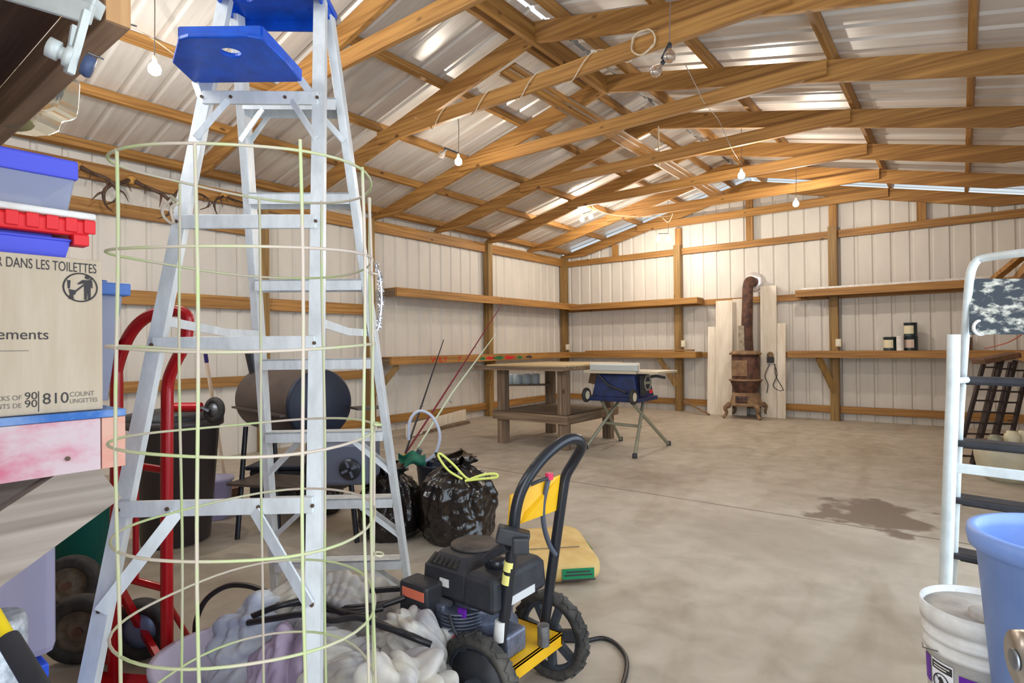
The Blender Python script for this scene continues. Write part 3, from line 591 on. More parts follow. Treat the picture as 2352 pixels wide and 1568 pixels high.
# ---------------------------------------------------------------- wire tomato cage
CC = V((5.43, 0.527, 0)); CR = 0.209
def cpt(a, z, k=1.0): r = CR * k * (1 + 0.02 * math.sin(3 * a + 1) + .012 * math.sin(5 * a + z * 9)); return CC + V((r * math.cos(a), r * math.sin(a), z + .006 * math.sin(2 * a + z * 5) - .014 * max(0, z - 1.3) * 5 * math.cos(a + .2)))
t = thing('wire_cage', 'tall round wire plant cage with peeling pale green coating, nearest the camera', 'plant cage', CC)
for k in range(9):
    z = 1.487 - 0.1524 * k
    MB().tube([cpt(2 * math.pi * i / 48, z) for i in range(48)], 0.0024, 8, True).build('wire_ring', CAGE, t)
def cage_angle(px, front):
    r = FWD + RGT * ((px - 1176) / FPX); r = V((r.x, r.y)).normalized(); o_ = V((CAM.x - CC.x, CAM.y - CC.y)); b_ = o_.dot(r); q = b_ * b_ - o_.length_squared + CR * CR
    q = math.sqrt(max(q, 0)); p_ = o_ + r * (-b_ - q if front else -b_ + q); return math.atan2(p_.y, p_.x)
for px, fr, pt_ in ((272, 1, 322), (410, 0, 440), (449, 1, 296), (598, 0, 462), (693, 1, 300), (741, 0, 460), (832, 1, 372), (851, 1, 447), (858, 0, 447)):
    a = cage_angle(px, fr); q = CC + V((CR * math.cos(a), CR * math.sin(a), 0)); dq = (q - CAM).dot(FWD); zt = at(px, pt_, dq).z; w = random.uniform(-.03, .03)
    MB().tube([cpt(a + w * math.sin(i * .8) * .6, zt * i / 16, 1.0) for i in range(17)], 0.0027, 8).build('upright_wire', CAGE, t)
for px, py in ((870, 1272), (866, 973), (858, 628)):
    p_ = at(px, py, 1.02); MB().torus(p_, (0.2, .1, 1), .008, .002, 14, 6).build('wire_tie', CAGE, t)
a = math.atan2(at(405, 480, .9).y - CC.y, at(405, 480, .9).x - CC.x)
MB().tube([at(q[0], q[1], q[2]) for q in ((398, 455, 1.12), (374, 478, 1.12), (378, 500, 1.12), (398, 512, 1.12), (392, 478, 1.11), (408, 466, 1.11), (392, 450, 1.12))], .003, 8, spline=5).build('bent_wire', CAGE, t)
# silver tinsel strand on the ladder rail
pts = [at(864, 608, 1.06), at(873, 640, 1.06), at(876, 690, 1.06), at(873, 730, 1.06), at(868, 756, 1.06)]; mb = MB(); mb.tube(pts, .0025, 6, spline=4)
for k in range(420):
    f = random.random(); i = min(3, int(f * 4)); p_ = pts[i].lerp(pts[i+1], f * 4 - i); d_ = V((random.gauss(0, 1), random.gauss(0, 1), random.gauss(0, 1))).normalized(); e_ = d_.orthogonal().normalized() * .0012
    l_ = random.uniform(.004, .008); mb.add([p_ - e_, p_ + e_, p_ + d_ * l_ + e_ * .4, p_ + d_ * l_ - e_ * .4], [(0, 1, 2, 3)])
tag(mb.build('tinsel_strand', TINSEL), 'short strand of silver tinsel hanging on the right side of the wire cage', 'tinsel')

# ---------------------------------------------------------------- front wall shelves on the left and what stands on them
EX = 5.165
zt = on(285, 938, 'x', EX).z; ey = on(288, 960, 'x', EX).y
t = thing('front_shelf', 'paint-splashed shelf at the left edge with a diagonal brace, under the wipes carton', 'shelf', (4.4, .1, zt))
PINKW = mat('pink_paint', rgb(206, 184, 188), .7, 0, rgb(204, 108, 134), 5, (1, 1.2, 2), contrast=(.38, .58)); BLUEW = mat('blue_paint', rgb(120, 150, 200), .7, 0, rgb(52, 104, 178), 12, contrast=(.4, .6)); PEACH = mat('peach_paint', rgb(216, 168, 150), .7, 0, rgb(210, 132, 114), 9)
MB().box((2.2, FY, zt - .013), (EX + .002, ey, zt)).build('shelf_top', BLUEW, t)
MB().box((EX - .038, FY, zt - .108), (EX, ey - .040, zt - .014)).build('end_board', PINKW, t, bevel=.001)
MB().box((2.2, ey - .038, zt - .108), (EX, ey, zt - .014)).build('front_board', PEACH, t, bevel=.001)
a = on(262, 1080, 'x', EX - .05); b = on(-40, 1290, 'x', EX - .05); MB().beam((EX - .02, a.y - .03, a.z - .00), (EX - .02, b.y - .03, b.z), 0.036, 0.105, (0, 0, 1)).build('brace', GREYWOOD, t)
MB().beam((EX - .2, a.y - .05, a.z), (EX - .2, b.y - .05, b.z + .02), 0.036, 0.09, (0, 0, 1)).build('brace', GREYWOOD, t)
p_ = on(155, 1053, 'x', EX + .001); MB().cyl(p_, p_ + V((.002, 0, 0)), .004, 10).build('screw_head', HOLE, t)
# carton of wipes
BX = 5.152; c1 = on(235, 599, 'x', BX); c0 = on(235, 941, 'x', BX); by = c1.y; bz0, bz1 = zt + .001, c1.z
t = thing('carton', 'plain tan carton printed with 810 count and French words, on the painted shelf', 'carton', (5.06, .15, bz0))
MB().box((4.985, FY + .01, bz0), (BX, by, bz1)).build('carton_body', CARD, t, bevel=.002)
def bt(s_, px, py, hpx, mt, name='print', align='LEFT', sx=1):
    p_ = on(px, py, 'x', BX + .0006); q = on(px, py - hpx, 'x', BX); text(name, s_, (q.z - p_.z) / .70, p_, (0, 1, 0), (0, 0, 1), mt, t, align, .0002, sx)
bt('ER DANS LES TOILETTES', 222, 628, 21, INK, align='RIGHT', sx=.56)
bt('ements', 113, 779, 23, INK, align='RIGHT', sx=.95)
p_ = on(0, 801, 'x', BX + .0004); q = on(66, 806, 'x', BX); MB().box((BX, p_.y, q.z), (BX + .0006, q.y, q.z + .0012)).build('fine_print', INKL, t)
bt('810', 97, 928, 25, INK, sx=.95); bt('COUNT', 160, 911, 11, INKL, sx=.85); bt('LINGETTES', 160, 926, 10, INKL, sx=.78)
bt('90', 56, 918, 17, INK); bt('90', 56, 936, 17, INK); bt('PACKS OF', 50, 918, 11, INKL, align='RIGHT', sx=.85); bt('ANTS DE', 50, 936, 11, INKL, align='RIGHT', sx=.85)
p_ = on(89, 945, 'x', BX + .0006); q = on(89, 898, 'x', BX); mb = MB(); mb.box((BX, p_.y - .0006, p_.z), (BX + .0008, p_.y + .0006, q.z)); mb.build('print', INK, t)
ic = on(185, 660, 'x', BX + .0008); ir = abs(on(185, 628, 'x', BX).z - ic.z)
mb = MB(); mb.torus(ic, (1, 0, 0), ir, .0013, 40, 6); mb.beam(ic + V((0, -ir*.68, -ir*.68)), ic + V((0, ir*.68, ir*.68)), .001, .0026, (0, -1, 1)); ring = mb.build('sign_ring', INK, t)
mb = MB(); O_ = ic; 
mb.prism([(.0105 + .004 * math.cos(k*.628), .0195 + .004 * math.sin(k*.628)) for k in range(10)], .0008, O_, (0, 1, 0), (0, 0, 1))
mb.prism([(.003, .014), (.018, .014), (.0185, .000), (.0165, .000), (.0155, .009), (.0155, -.022), (.0115, -.022), (.0105, -.004), (.0095, -.022), (.0055, -.022), (.0055, .008), (-.004, .005), (-.004, .0075)], .0008, O_, (0, 1, 0), (0, 0, 1))
mb.prism([(-.018, -.004), (-.006, -.006), (-.008, -.013), (-.011, -.015), (-.010, -.022), (-.018, -.022), (-.016, -.014)], .0008, O_, (0, 1, 0), (0, 0, 1)); mb.prism([(-.020, .012), (-.015, .012), (-.016, -.003), (-.019, -.003)], .0008, O_, (0, 1, 0), (0, 0, 1))
mb.build('sign_figure', INK, t)
# tubs stacked on the carton
def tub(c0, c1, taper, wall, material, lidmat, lab, name='storage_tub', lidh=.03, rim=.012, cat='storage tub', grp=None):
    (x0, y0, z0), (x1, y1, z1) = c0, c1; t = thing(name, lab, cat, ((x0+x1)/2, (y0+y1)/2, z0), grp)
    mb = MB(); vs_ = [(x0+taper, y0+taper, z0), (x1-taper, y0+taper, z0), (x1-taper, y1-taper, z0), (x0+taper, y1-taper, z0), (x0, y0, z1), (x1, y0, z1), (x1, y1, z1), (x0, y1, z1)]
    mb.add(vs_, [(0,3,2,1),(0,1,5,4),(1,2,6,5),(2,3,7,6),(3,0,4,7)]); b_ = mb.build('tub_body', material, t, solid=wall, bevel=.008)
    if lidmat:
        mb = MB(); mb.box((x0 - rim, y0 - rim, z1), (x1 + rim, y1 + rim, z1 + lidh)); mb.box((x0 + .02, y0 + .02, z1 + lidh), (x1 - .02, y1 - .02, z1 + lidh + .008)); mb.build('lid', lidmat, t, bevel=.004)
    return t
X1 = 5.135; f = lambda px, py, x=X1: on(px, py, 'x', x)
zb_ = bz1 + .001; y1 = f(160, 580).y; z1 = f(160, 548).z
tub((4.96, FY + .02, zb_), (X1, y1, z1 - .006), .006, .003, LIDBLUE, LIDBLUE, 'shallow blue plastic box lying on the tan carton, under the red tray', 'blue_box', .005, .003)
z1b = f(200, 492).z; yb = f(208, 530).y; tr = thing('red_tray', 'red ribbed plastic tray with white rim, stacked under the clear tub', 'tray', (5.05, .1, z1 + .002))
z0b = z1 + .002
MB().box((4.93, FY + .02, z0b + .004), (X1 + .004, yb - .002, z1b - .012)).build('tray_body', REDPL, tr, bevel=.006)
mb = MB(); 
for k in range(9): mb.box((X1 + .002, yb - .012 - k * .028, z0b + .010), (X1 + .009, yb + .010 - k * .028 - .004, z1b - .012))
mb.build('rib', REDPL, tr, bevel=.002); MB().box((4.925, FY + .02, z1b - .012), (X1 + .014, yb + .006, z1b)).build('rim', WHITEPL, tr, bevel=.004)
p_ = f(183, 562); MB().box((X1 - .02, p_.y - .012, z0b - .014), (X1 + .012, p_.y + .012, z0b + .006)).build('latch', REDPL, tr, bevel=.002)
yc = f(170, 440).y; z2 = f(190, 418).z; z3 = f(190, 375).z
tub((4.93, FY + .02, z1b + .001), (X1, yc, z2 - .0), .008, .002, CLEARBIN, LIDBLUE, 'clear plastic tub with blue lid, topmost of the stack on the carton', 'storage_tub', z3 - z2, .006)
q = f(0, 350)
bx = 4.94; yb2 = on(266, 760, 'x', bx).y; z4 = on(288, 680, 'x', bx).z
tub((4.60, FY + .05, zt + .001), (bx, yb2 + .012, z4), .022, .003, CLEARBIN, LIDBLUE if 0 else mat('lid_slate', rgb(74, 112, 184), .45), 'clear tub with slate blue lid standing behind the tan carton', 'storage_tub', .028, .014)
# tall lilac tub under the shelf, on a blue one
X2 = 4.93; yl = on(134, 1400, 'x', X2).y; za = on(134, 1500, 'x', X2).z; zb2 = on(134, 1190, 'x', X2).z
t = thing('storage_tub', 'tall frosted tub with pink and blue things inside, under the painted shelf', 'storage tub', (4.8, .1, za))
mb = MB(); mb.box((4.62, FY + .02, za), (X2, yl, zb2 + .10)); mb.build('tub_body', LILACBIN, t, bevel=.02)
PINKC = mat('pink_thing', rgb(224, 120, 190), .8); BLUC = mat('blue_thing', rgb(90, 120, 186), .8)
for k, (dy, dz, mm) in enumerate(((.10, .10, BLUC), (.2, .19, PINKC), (.04, .22, PINKC), (.16, .05, BLUC), (.10, .30, PINKC))): MB().obox((4.80, FY + .04 + dy, za + dz), (.2, .14, .10), (1, .3, .2 * k), (0, 1, .4 - .2 * k)).build('packed_item', mm, t, bevel=.02)
z0 = za - .004
t = thing('storage_tub', 'bright blue tub on the floor beneath the tall frosted tub', 'storage tub', (4.8, .1, 0))
MB().box((4.60, FY + .02, 0.0), (X2 + .01, yl - .03, z0 - .03)).build('tub_body', BLUEP, t, bevel=.02); MB().box((4.59, FY + .01, z0 - .03), (X2 + .02, yl - .02, z0)).build('lid', mat('lid_bright', rgb(40, 86, 220), .4), t, bevel=.004)
tag(MB().box((4.3, FY + .02, .62), (4.56, .30, zt - .16)).build('blue_crate', BLUEP, bevel=.01), 'dark blue crate in the shadow right under the painted shelf', 'crate') if False else None
# teal bin, two loose wheels
c = at(180, 1240, 2.95); c.z = 0
t = thing('teal_bin', 'teal plastic bin with rolled rim on the floor behind the frosted tub', 'bin', c)
zt_ = at(180, 1140, 2.95).z
MB().lathe([(.11, 0.004), (.122, 0.0), (.155, zt_ - .02), (.172, zt_ - .02), (.172, zt_), (.150, zt_), (.135, zt_ - .03), (.105, .01), (.0, .01)], c, n=36).build('bin_body', TEAL, t)
def wheel(c, ax, r, w, lab, hubm, name='spare_tire', grp=None):
    t = thing(name, lab, 'wheel', c, grp); MB().lathe([(r*.62, -w/2), (r*.9, -w*.55), (r, -w*.3), (r, w*.3), (r*.9, w*.55), (r*.62, w/2)], c, ax, 36, ring=True).build('tyre', RUBBER, t)
    MB().lathe([(.001, -w*.40), (r*.25, -w*.40), (r*.34, -w*.22), (r*.52, -w*.25), (r*.63, -w*.46), (r*.63, w*.46), (r*.52, w*.25), (r*.34, w*.22), (r*.25, w*.40), (.001, w*.40)], c, ax, 32).build('rim', mat('dusty_rim', rgb(132, 114, 94), .7, .1, rgb(84, 74, 64), 12), t); MB().cyl(V(c) - V(ax).normalized() * w * .5, V(c) + V(ax).normalized() * w * .5, r * .14, 16).build('hub', hubm, t)
c = at(186, 1440, 2.2); r = .125; c.z = r; wheel(c, V((.75, -.55, 0.0)), r, .07, 'dusty black wheel with brown hub on the floor left of the red hand truck', RUST)
c = at(160, 1350, 2.62); c.z = .125; wheel(c, V((.75, -.50, 0.12)), .125, .07, 'brown wheel half hidden behind the frosted tub, next to the teal bin', RUST)
# yellow pole with black grip in the lower left corner
t = thing('yellow_pole', 'yellow pole with long black grip slanting into the lower left corner', 'pole', at(40, 1490, .86))
MB().tube([at(-60, 1330, .88), at(24, 1474, .82)], .0090, 16).build('shaft', mat('yellow_gloss', rgb(244, 216, 30), .35), t); MB().tube([at(18, 1464, .823), at(24, 1474, .82), at(100, 1600, .77), at(180, 1740, .71)], [.0128, .0135, .0135, .0135], 16).build('grip', BLACKPL, t)

c = at(-34, 1500, .95); c.z = 0; zr = at(0, 1425, .95).z
t = thing('insulation_roll', 'grey speckled foil roll standing at the lower left edge behind the yellow pole', 'roll', c)
mb = MB(); mb.lathe([(.052, 0), (.055, .02), (.054, zr - .01), (.05, zr), (.02, zr), (.018, zr - .05), (0, zr - .05)], c, n=32); mb.build('roll_skin', mat('speckled_foil', rgb(206, 212, 220), .45, .3, rgb(150, 158, 168), 60, bump=.3), t)
# upper shelf over the front wall, seen from below
t = thing('overhead_shelf', 'dark plank shelf overhead in the top left corner with a rough front joist', 'shelf', (4.2, .15, 1.8))
ROUGHJ = wood('rough_joist', rgb(196, 158, 124), rgb(146, 112, 86), 0, .8)
MB().box((2.6, .385, 1.798), (EX, .428, 1.90)).build('front_joist', ROUGHJ, t, bevel=.003)
MB().box((EX + .0005, .386, 1.799), (EX + .003, .427, 1.899)).build('end_grain', wood('end_grain', rgb(222, 172, 118), rgb(192, 140, 90), 2), t)
for k in range(3): MB().box((2.6, FY + .005 + k * .168, 1.90), (EX - .02, FY + .005 + k * .168 + .164, 1.925)).build('plank', DARKPLANK, t)
MB().box((2.6, FY + .1, 1.80), (EX - .06, FY + .14, 1.90)).build('rear_joist', DARKPLANK, t)
mb = MB(); 
for a, b in ((at(205, 78, 1.10), at(240, 85, 1.13)), (at(206, 122, 1.10), at(238, 134, 1.14)), (at(280, 50, 1.10), at(312, 59, 1.14))): pass
MB().tube([at(200, 120, 1.135), at(238, 136, 1.16)], .0018, 8).build('nail', STEEL, t); MB().tube([at(272, 48, 1.11), at(313, 60, 1.15)], .0018, 8).build('nail', STEEL, t)
WST = mat('white_steel', rgb(222, 228, 226), .4, .1, rgb(196, 202, 200), 8)
t = thing('folding_bracket', 'white steel folding bracket with bolt hanging under the overhead shelf', 'bracket', at(190, 40, 1.02))
MB().beam(at(-40, -40, 1.02), at(212, 34, 1.02), .012, .036, (0, 0, 1)).build('channel', WST, t, bevel=.003); MB().beam(at(60, -45, 1.05), at(226, 22, 1.05), .03, .030, (0, 0, 1)).build('rail', WST, t, bevel=.003)
MB().beam(at(200, 24, 1.0), at(160, 170, 1.0), .012, .018, (1, 0, 0)).build('arm', WST, t, bevel=.002); MB().beam(at(172, 60, 1.02), at(155, 165, 1.02), .010, .012, (1, 0, 0)).build('arm', WST, t)
ba = (at(200, 150, 1.0) - at(140, 120, .98)).normalized(); bc = at(158, 130, 1.0)
MB().lathe([(.010, -.032), (.017, -.030), (.017, -.014), (.011, -.013), (.011, -.006), (.019, -.005), (.019, .006), (.011, .007)], bc, ba, 24).build('bolt', WST, t)
MB().lathe([(.0, .02), (.018, .021), (.020, .03), (.018, .036), (.0, .037)], bc, ba, 24).build('blue_cap', mat('cap_slate', rgb(70, 84, 120), .45), t)
t = thing('clear_bag', 'clear plastic bag of greenish things hanging below the overhead joist', 'bag', at(110, 240, 1.22))
poly = [at(x, y, 1.62) for x, y in ((-10, 150), (150, 165), (166, 176), (162, 240), (157, 262), (143, 268), (122, 272), (116, 292), (92, 303), (60, 306), (20, 300), (-20, 290))]
mb = MB(); fr = [p_ - FWD * .05 for p_ in poly]; bk = [p_ + FWD * .04 for p_ in poly]; n_ = len(poly); mb.add(fr + bk, [tuple(range(n_)), tuple(range(n_, 2*n_))[::-1]] + [(i, (i+1) % n_, n_ + (i+1) % n_, n_ + i) for i in range(n_)])
mb.build('bag_skin', mat('clear_film', rgb(236, 232, 214), .12, 0, trans=.85, ior=1.12), t, bevel=.012)
for px, py, mm in ((60, 230, mat('moss_green', rgb(108, 128, 70), .8)), (105, 215, mat('slate_thing', rgb(92, 90, 100), .8)), (40, 275, mat('olive_thing', rgb(150, 140, 80), .8)), (120, 190, MATS['moss_green'])):
    MB().lathe([(.001, -.02), (.02, -.012), (.024, 0), (.018, .014), (.001, .02)], at(px, py, 1.62), (.3 - px * .02, .4, 1), 14, sx=1.6).build('packed_item', mm, t)

# ---------------------------------------------------------------- red hand truck
t = thing('hand_truck', 'tall red tubular hand truck standing behind the stepladder', 'hand truck', gnd(325, 1568))
def foot(px, d): p_ = at(px, 1560, d); p_.z = .015; return p_
lf, rf = foot(262, 2.08), foot(384, 2.05)
MB().tube([lf, at(267, 1200, 2.07), at(268, 900, 2.07), at(270, 840, 2.07), at(300, 765, 2.06), at(345, 724, 2.05), at(400, 714, 2.04), at(426, 722, 2.03), at(431, 744, 2.03), at(424, 790, 2.03), at(400, 838, 2.04), at(386, 880, 2.05), at(384, 950, 2.05), at(383, 1200, 2.05), rf], [.0205] * 15, 16, spline=5).build('tube_frame', REDMET, t)
MB().tube([at(312, 1062, 2.07), at(312, 1330, 2.07)], .010, 10).build('middle_bar', REDMET, t)
for (a, b) in (((268, 1062), (383, 1080)), ((268, 1322), (383, 1352))): MB().tube([at(*a, 2.07), at(*b, 2.05)], .013, 10).build('cross_bar', REDMET, t)
MB().tube([at(262, 782, 2.06), at(255, 790, 2.0)], .013, 12).build('grip', BLACKPL, t)
tp = (lf + rf) / 2; wd_ = (rf - lf).normalized(); fw = V((-wd_.y, wd_.x, 0)); 
MB().obox(tp - fw * .10 + V((0, 0, .006)), (.34, .20, .006), wd_, fw).build('toe_plate', REDMET, t, bevel=.002)
MB().obox(lf + V((0, 0, .10)) - wd_ * .05 + fw * .02, (.07, .02, .15), wd_, fw).build('side_plate', REDMET, t, bevel=.004); MB().obox(rf + V((0, 0, .06)) + wd_ * .03 + fw * .02, (.06, .02, .12), wd_, fw).build('side_plate', REDMET, t, bevel=.004)
wx = V((.66, -.75, 0)); 
for px, py, d_ in ((325, 1478, 2.22),):
    c = at(px, py, d_); c.z = .112; w_ = MB().lathe([(.07, -.03), (.1, -.034), (.112, -.018), (.112, .018), (.1, .034), (.07, .03)], c, wx, 36, ring=True).build('wheel', RUBBER, t)
    MB().lathe([(.001, -.02), (.03, -.022), (.07, -.012), (.072, .0), (.07, .012), (.03, .022), (.001, .02)], c, wx, 30).build('rim', mat('rim_slate', rgb(120, 136, 168), .4, .3), w_)
    MB().beam(c, lf + V((0, 0, .35)), .02, .025).build('axle_strut', REDMET, t); MB().beam(c, rf + V((0, 0, .02)), .02, .025).build('axle_strut', REDMET, t); MB().tube([at(430, 1458, 2.2), at(392, 1395, 2.08)], .010, 8).build('axle_strut', REDMET, t)

# ---------------------------------------------------------------- left background: bin, smoker, broom
c = gnd(405, 1240); c.z = 0
t = thing('trash_can', 'dark brown tapered trash can behind the red hand truck', 'trash can', c)
zr = at(400, 960, 3.55).z
MB().lathe([(.17, .0), (.19, .01), (.245, zr - .06), (.27, zr - .05), (.27, zr), (.245, zr), (.235, zr - .1), (.18, .03), (0, .03)], c, n=40).build('can_body', BINDARK, t)
MB().lathe([(.272, zr + .001), (.265, zr + .03), (.15, zr + .05), (.001, zr + .055)], c, n=40).build('lid', BLACKPL, t)
t = thing('caster_frame', 'red and steel caster frame lying upturned on the brown trash can lid', 'caster', c + V((0, 0, zr + .05)))
a = at(398, 976, 3.36); b = at(462, 970, 3.36); a.z = b.z = zr + .085; MB().tube([a, b], .028, 14).build('red_tube', REDMET, t)
wc = at(492, 978, 3.40); wc.z = zr + .062; MB().torus(wc, (.25, -.9, .1), .058, .020, 32, 10).build('caster_wheel', RUBBER, t); MB().lathe([(.001, -.014), (.044, -.01), (.044, .01), (.001, .014)], wc, (.25, -.9, .1), 24).build('wheel_disc', STEEL, t); MB().beam(b, wc - V((0, .03, 0)), .05, .012).build('fork', STEEL, t)
c = gnd(490, 1188); t = thing('plastic_bucket', 'frosted white bucket on the floor under the barrel smoker', 'bucket', c)
MB().lathe([(.10, 0.002), (.125, .26), (.135, .26), (.135, .28), (.12, .28), (.095, .01), (0, .01)], c, n=32).build('bucket_body', LILACBIN, t)
ca = at(738, 928, 3.55); cb = at(608, 915, 4.10); cb.z = ca.z; ax = (cb - ca).normalized(); Ls = (cb - ca).length; R_ = .212
t = thing('barrel_smoker', 'big black and brown barrel smoker grill behind the stepladder', 'smoker', (ca + cb) / 2 - V((0, 0, (ca.z))))
MB().lathe([(.001, 0), (R_ - .012, 0), (R_, .008), (R_ + .004, .02), (R_, .03)], ca, ax, 48).build('end_plate', SMOKERN, t)
MB().lathe([(R_, .02), (R_, Ls - .02), (R_ - .01, Ls), (.001, Ls + .01)], ca, ax, 48).build('barrel', SMOKERB, t)
sd = ax.cross(V((0, 0, 1))); sd = sd if sd.y < 0 else -sd
MB().beam(ca - ax * .0 + sd * .04 - V((0, 0, .05)) + sd * (R_ * .96), cb + sd * (R_ * 1.0) - V((0, 0, .05)), .03, .012).build('lid_lip', SMOKERB, t)
MB().tube([at(588, 870, 4.0), at(570, 775, 4.02)], [.035, .045], 16).build('chimney', BLACKMET, t)
MB().beam(at(812, 938, 3.62), at(872, 934, 3.72), .16, .012).build('side_shelf', SMOKERB, t)
fbx = at(795, 1055, 3.42); fb = MB().obox(fbx, (.34, .30, .24), RGT.xy.to_3d(), FWD.xy.to_3d()).build('firebox', mat('firebox_slate', rgb(92, 96, 112), .5, .2), t, bevel=.02)
vc = at(803, 1078, 3.25); MB().lathe([(.001, 0), (.058, 0), (.062, .006), (.058, .012), (.001, .013)], vc + FWD * .01, -FWD, 28).build('vent_disc', BLACKMET, fb)
for k in range(4): a_ = k * math.pi / 2 + .4; MB().obox(vc - FWD * .006 + (RGT * math.cos(a_) + UPV * math.sin(a_)) * .03, (.036, .014, .004), RGT * math.cos(a_) + UPV * math.sin(a_), UPV * math.cos(a_) - RGT * math.sin(a_)).build('vent_blade', MATS['firebox_slate'], fb)
zl = ca.z - .16
for px, py, q in ((545, 1238, cb), (640, 1215, cb), (700, 1262, ca), (820, 1245, ca)):
    g = gnd(px, py); MB().tube([g, V((g.x * .7 + q.x * .3, g.y * .7 + q.y * .3, zl))], .016, 10).build('leg', BLACKMET, t)
mb = MB(); a = at(560, 1100, 3.7); b = at(800, 1110, 3.5); b.z = a.z; mb.beam(a, b, .3, .015); mb.build('lower_rack', SMOKERB, t)
a = at(472, 812, 4.2); b = gnd(520, 1150); f_ = a + (b - a) * .055; t = thing('broom', 'broom handle with navy tip leaning on the left wall behind the trash can', 'broom', b)
MB().tube([f_, b + V((0, 0, .1))], .013, 12).build('handle', mat('pale_handle', rgb(226, 200, 176), .5), t); MB().tube([a, f_], .014, 12).build('tip', mat('navy_tip', rgb(50, 44, 104), .4), t); MB().obox(b + V((0, 0, .06)), (.3, .06, .12)).build('brush', DARKPLANK, t)

c = gnd(612, 1178); t = thing('storage_tote', 'black tote box on the floor in the shadow under the barrel smoker', 'tote', c)
MB().obox(c + V((0, 0, .15)) + V((-.05, .25, 0)), (.52, .36, .296), RGT.xy.to_3d(), FWD.xy.to_3d()).build('tote_body', BLACKPL, t, bevel=.015); MB().obox(c + V((0, 0, .315)) + V((-.05, .25, 0)), (.56, .40, .03), RGT.xy.to_3d(), FWD.xy.to_3d()).build('lid', SMOKERN, t, bevel=.008)
# ---------------------------------------------------------------- black bags, tackle
def bin_bag(c, r, h, lab, seed):
    t = thing('trash_bag', lab, 'trash bag', c, 'full black trash bags'); c = V(c)
    n, mz = 120, 70; vs_ = []; fs = []
    key = [(0, .80), (.04, .90), (.14, 1.0), (.35, 1.0), (.55, .94), (.70, .82), (.80, .66), (.87, .46), (.92, .30), (.955, .40), (1.0, .52)]
    def prof(f):
        for (a, p_), (b, q) in zip(key, key[1:]):
            if f <= b: u = (f - a) / (b - a); u = u * u * (3 - 2 * u); return p_ + (q - p_) * u
        return key[-1][1]
    for j in range(mz + 1):
        f = j / mz; z = h * f; rr = r * prof(f); g = min(1, max(0, (f - .35) / .5))
        for k in range(n):
            a = 2 * math.pi * k / n; ca_, sa_ = math.cos(a), math.sin(a)
            big = mnoise.noise(V((ca_ * 1.3 + seed, sa_ * 1.3, f * 2.2))) * .13
            d2 = mnoise.noise(V((ca_ * 3 + seed, sa_ * 3, f * 5))); cr_ = (1 - 2 * abs(mnoise.noise(V((ca_ * 3.2 + d2 * .6, sa_ * 3.2 + seed, f * 4.5 + d2))))) * .045
            cr2 = (1 - 2 * abs(mnoise.noise(V((ca_ * 7 + d2, sa_ * 7 + seed, f * 9 + d2))))) * .025
            pl = (.05 * math.sin(a * 11 + seed + 2.2 * d2) + .03 * math.sin(a * 19 + seed * 2 + 3 * d2)) * (.35 + 1.9 * g)
            q = rr * (1 + big + cr_ + cr2 + pl); vs_.append(c + V((q * ca_, q * sa_, max(0, z + (.05 * h * math.sin(a * 3 + seed) + .03 * h * math.sin(a * 7)) * max(0, f - .9) * 10 + .02 * d2 * min(1, f * 4)))))
    for j in range(mz):
        for k in range(n): fs.append((j*n+k, j*n+(k+1) % n, (j+1)*n+(k+1) % n, (j+1)*n+k))
    fs.append(tuple(range(n))[::-1]); fs.append(tuple(range(mz*n, mz*n+n))); mb = MB(); mb.add(vs_, fs, True); b_ = mb.build('bag_skin', BAGBLK, t)
    return t
c = gnd(1050, 1232); c.z = 0.002
t = bin_bag(c, .232, .485, 'shiny full black trash bag tied with a yellow drawstring', 2.3)
d_ = (c - CAM).dot(FWD) - .17; DS = mat('drawstring', rgb(222, 232, 120), .5)
MB().tube([at(x, y, d_) for x, y in ((1062, 1100), (1030, 1080), (1008, 1050), (1012, 1042), (1040, 1065), (1072, 1098), (1090, 1098))], .0075, 8, spline=5).build('drawstring', DS, t); MB().tube([at(x, y, d_ - .02) for x, y in ((1075, 1102), (1110, 1090), (1138, 1088), (1140, 1096), (1100, 1100), (1068, 1104))], .0075, 8, spline=5).build('drawstring', DS, t)
c = gnd(905, 1235); c = c + V((-.07, .04, .002)); bin_bag(c, .19, .42, 'duller black trash bag behind the right side of the stepladder', 7.7)
c = gnd(690, 1195) ; c = c + V((-.1, .2, .002)); bin_bag(c, .17, .33, 'small black bag in the shadow under the barrel smoker', 4.1)
c = gnd(952, 1180); c = c + V((.02, .25, 0)); t = thing('tackle_bucket', 'dark tub of fishing gear behind the black trash bags', 'tub', c)
d_ = (c - CAM).dot(FWD); zb = at(950, 1062, d_).z
MB().lathe([(.15, 0.002), (.18, zb - .02), (.19, zb), (.17, zb), (.14, .02), (0, .02)], c, n=28).build('tub_body', SMOKERN, t)
for k, (px, py, mm) in enumerate(((975, 1050, STEEL), (990, 1058, SMOKERN), (965, 1030, STEEL), (1000, 1075, PAILBLUE))): MB().cyl(at(px - 12, py + 30, d_), at(px, py, d_ - .02), .022, 14).build('gear_piece', mm, t)
def rod(pts, lab, mm):
    t = thing('fishing_rod', lab, 'fishing rod', at(*pts[0]), 'fishing rods in the dark tub'); P_ = [at(*q) for q in pts]
    MB().tube(P_, [.008] + [.0075] * (len(P_) - 2) + [.0035], 8).build('rod_blank', mm, t); a = P_[0].lerp(P_[1], .12); MB().tube([P_[0], a], .014, 10).build('grip', YELLOW, t)
    for f in (.45, .7): q = P_[0].lerp(P_[-1], f); MB().torus(q - V((0, 0, .012)), P_[-1] - P_[0], .010, .002, 12, 6).build('line_guide', STEEL, t)
rod(((922, 1066, d_), (960, 955, d_ + .25), (1019, 780, d_ + .6)), 'black fishing rod, steepest of the three in the tub', BLACKMET)
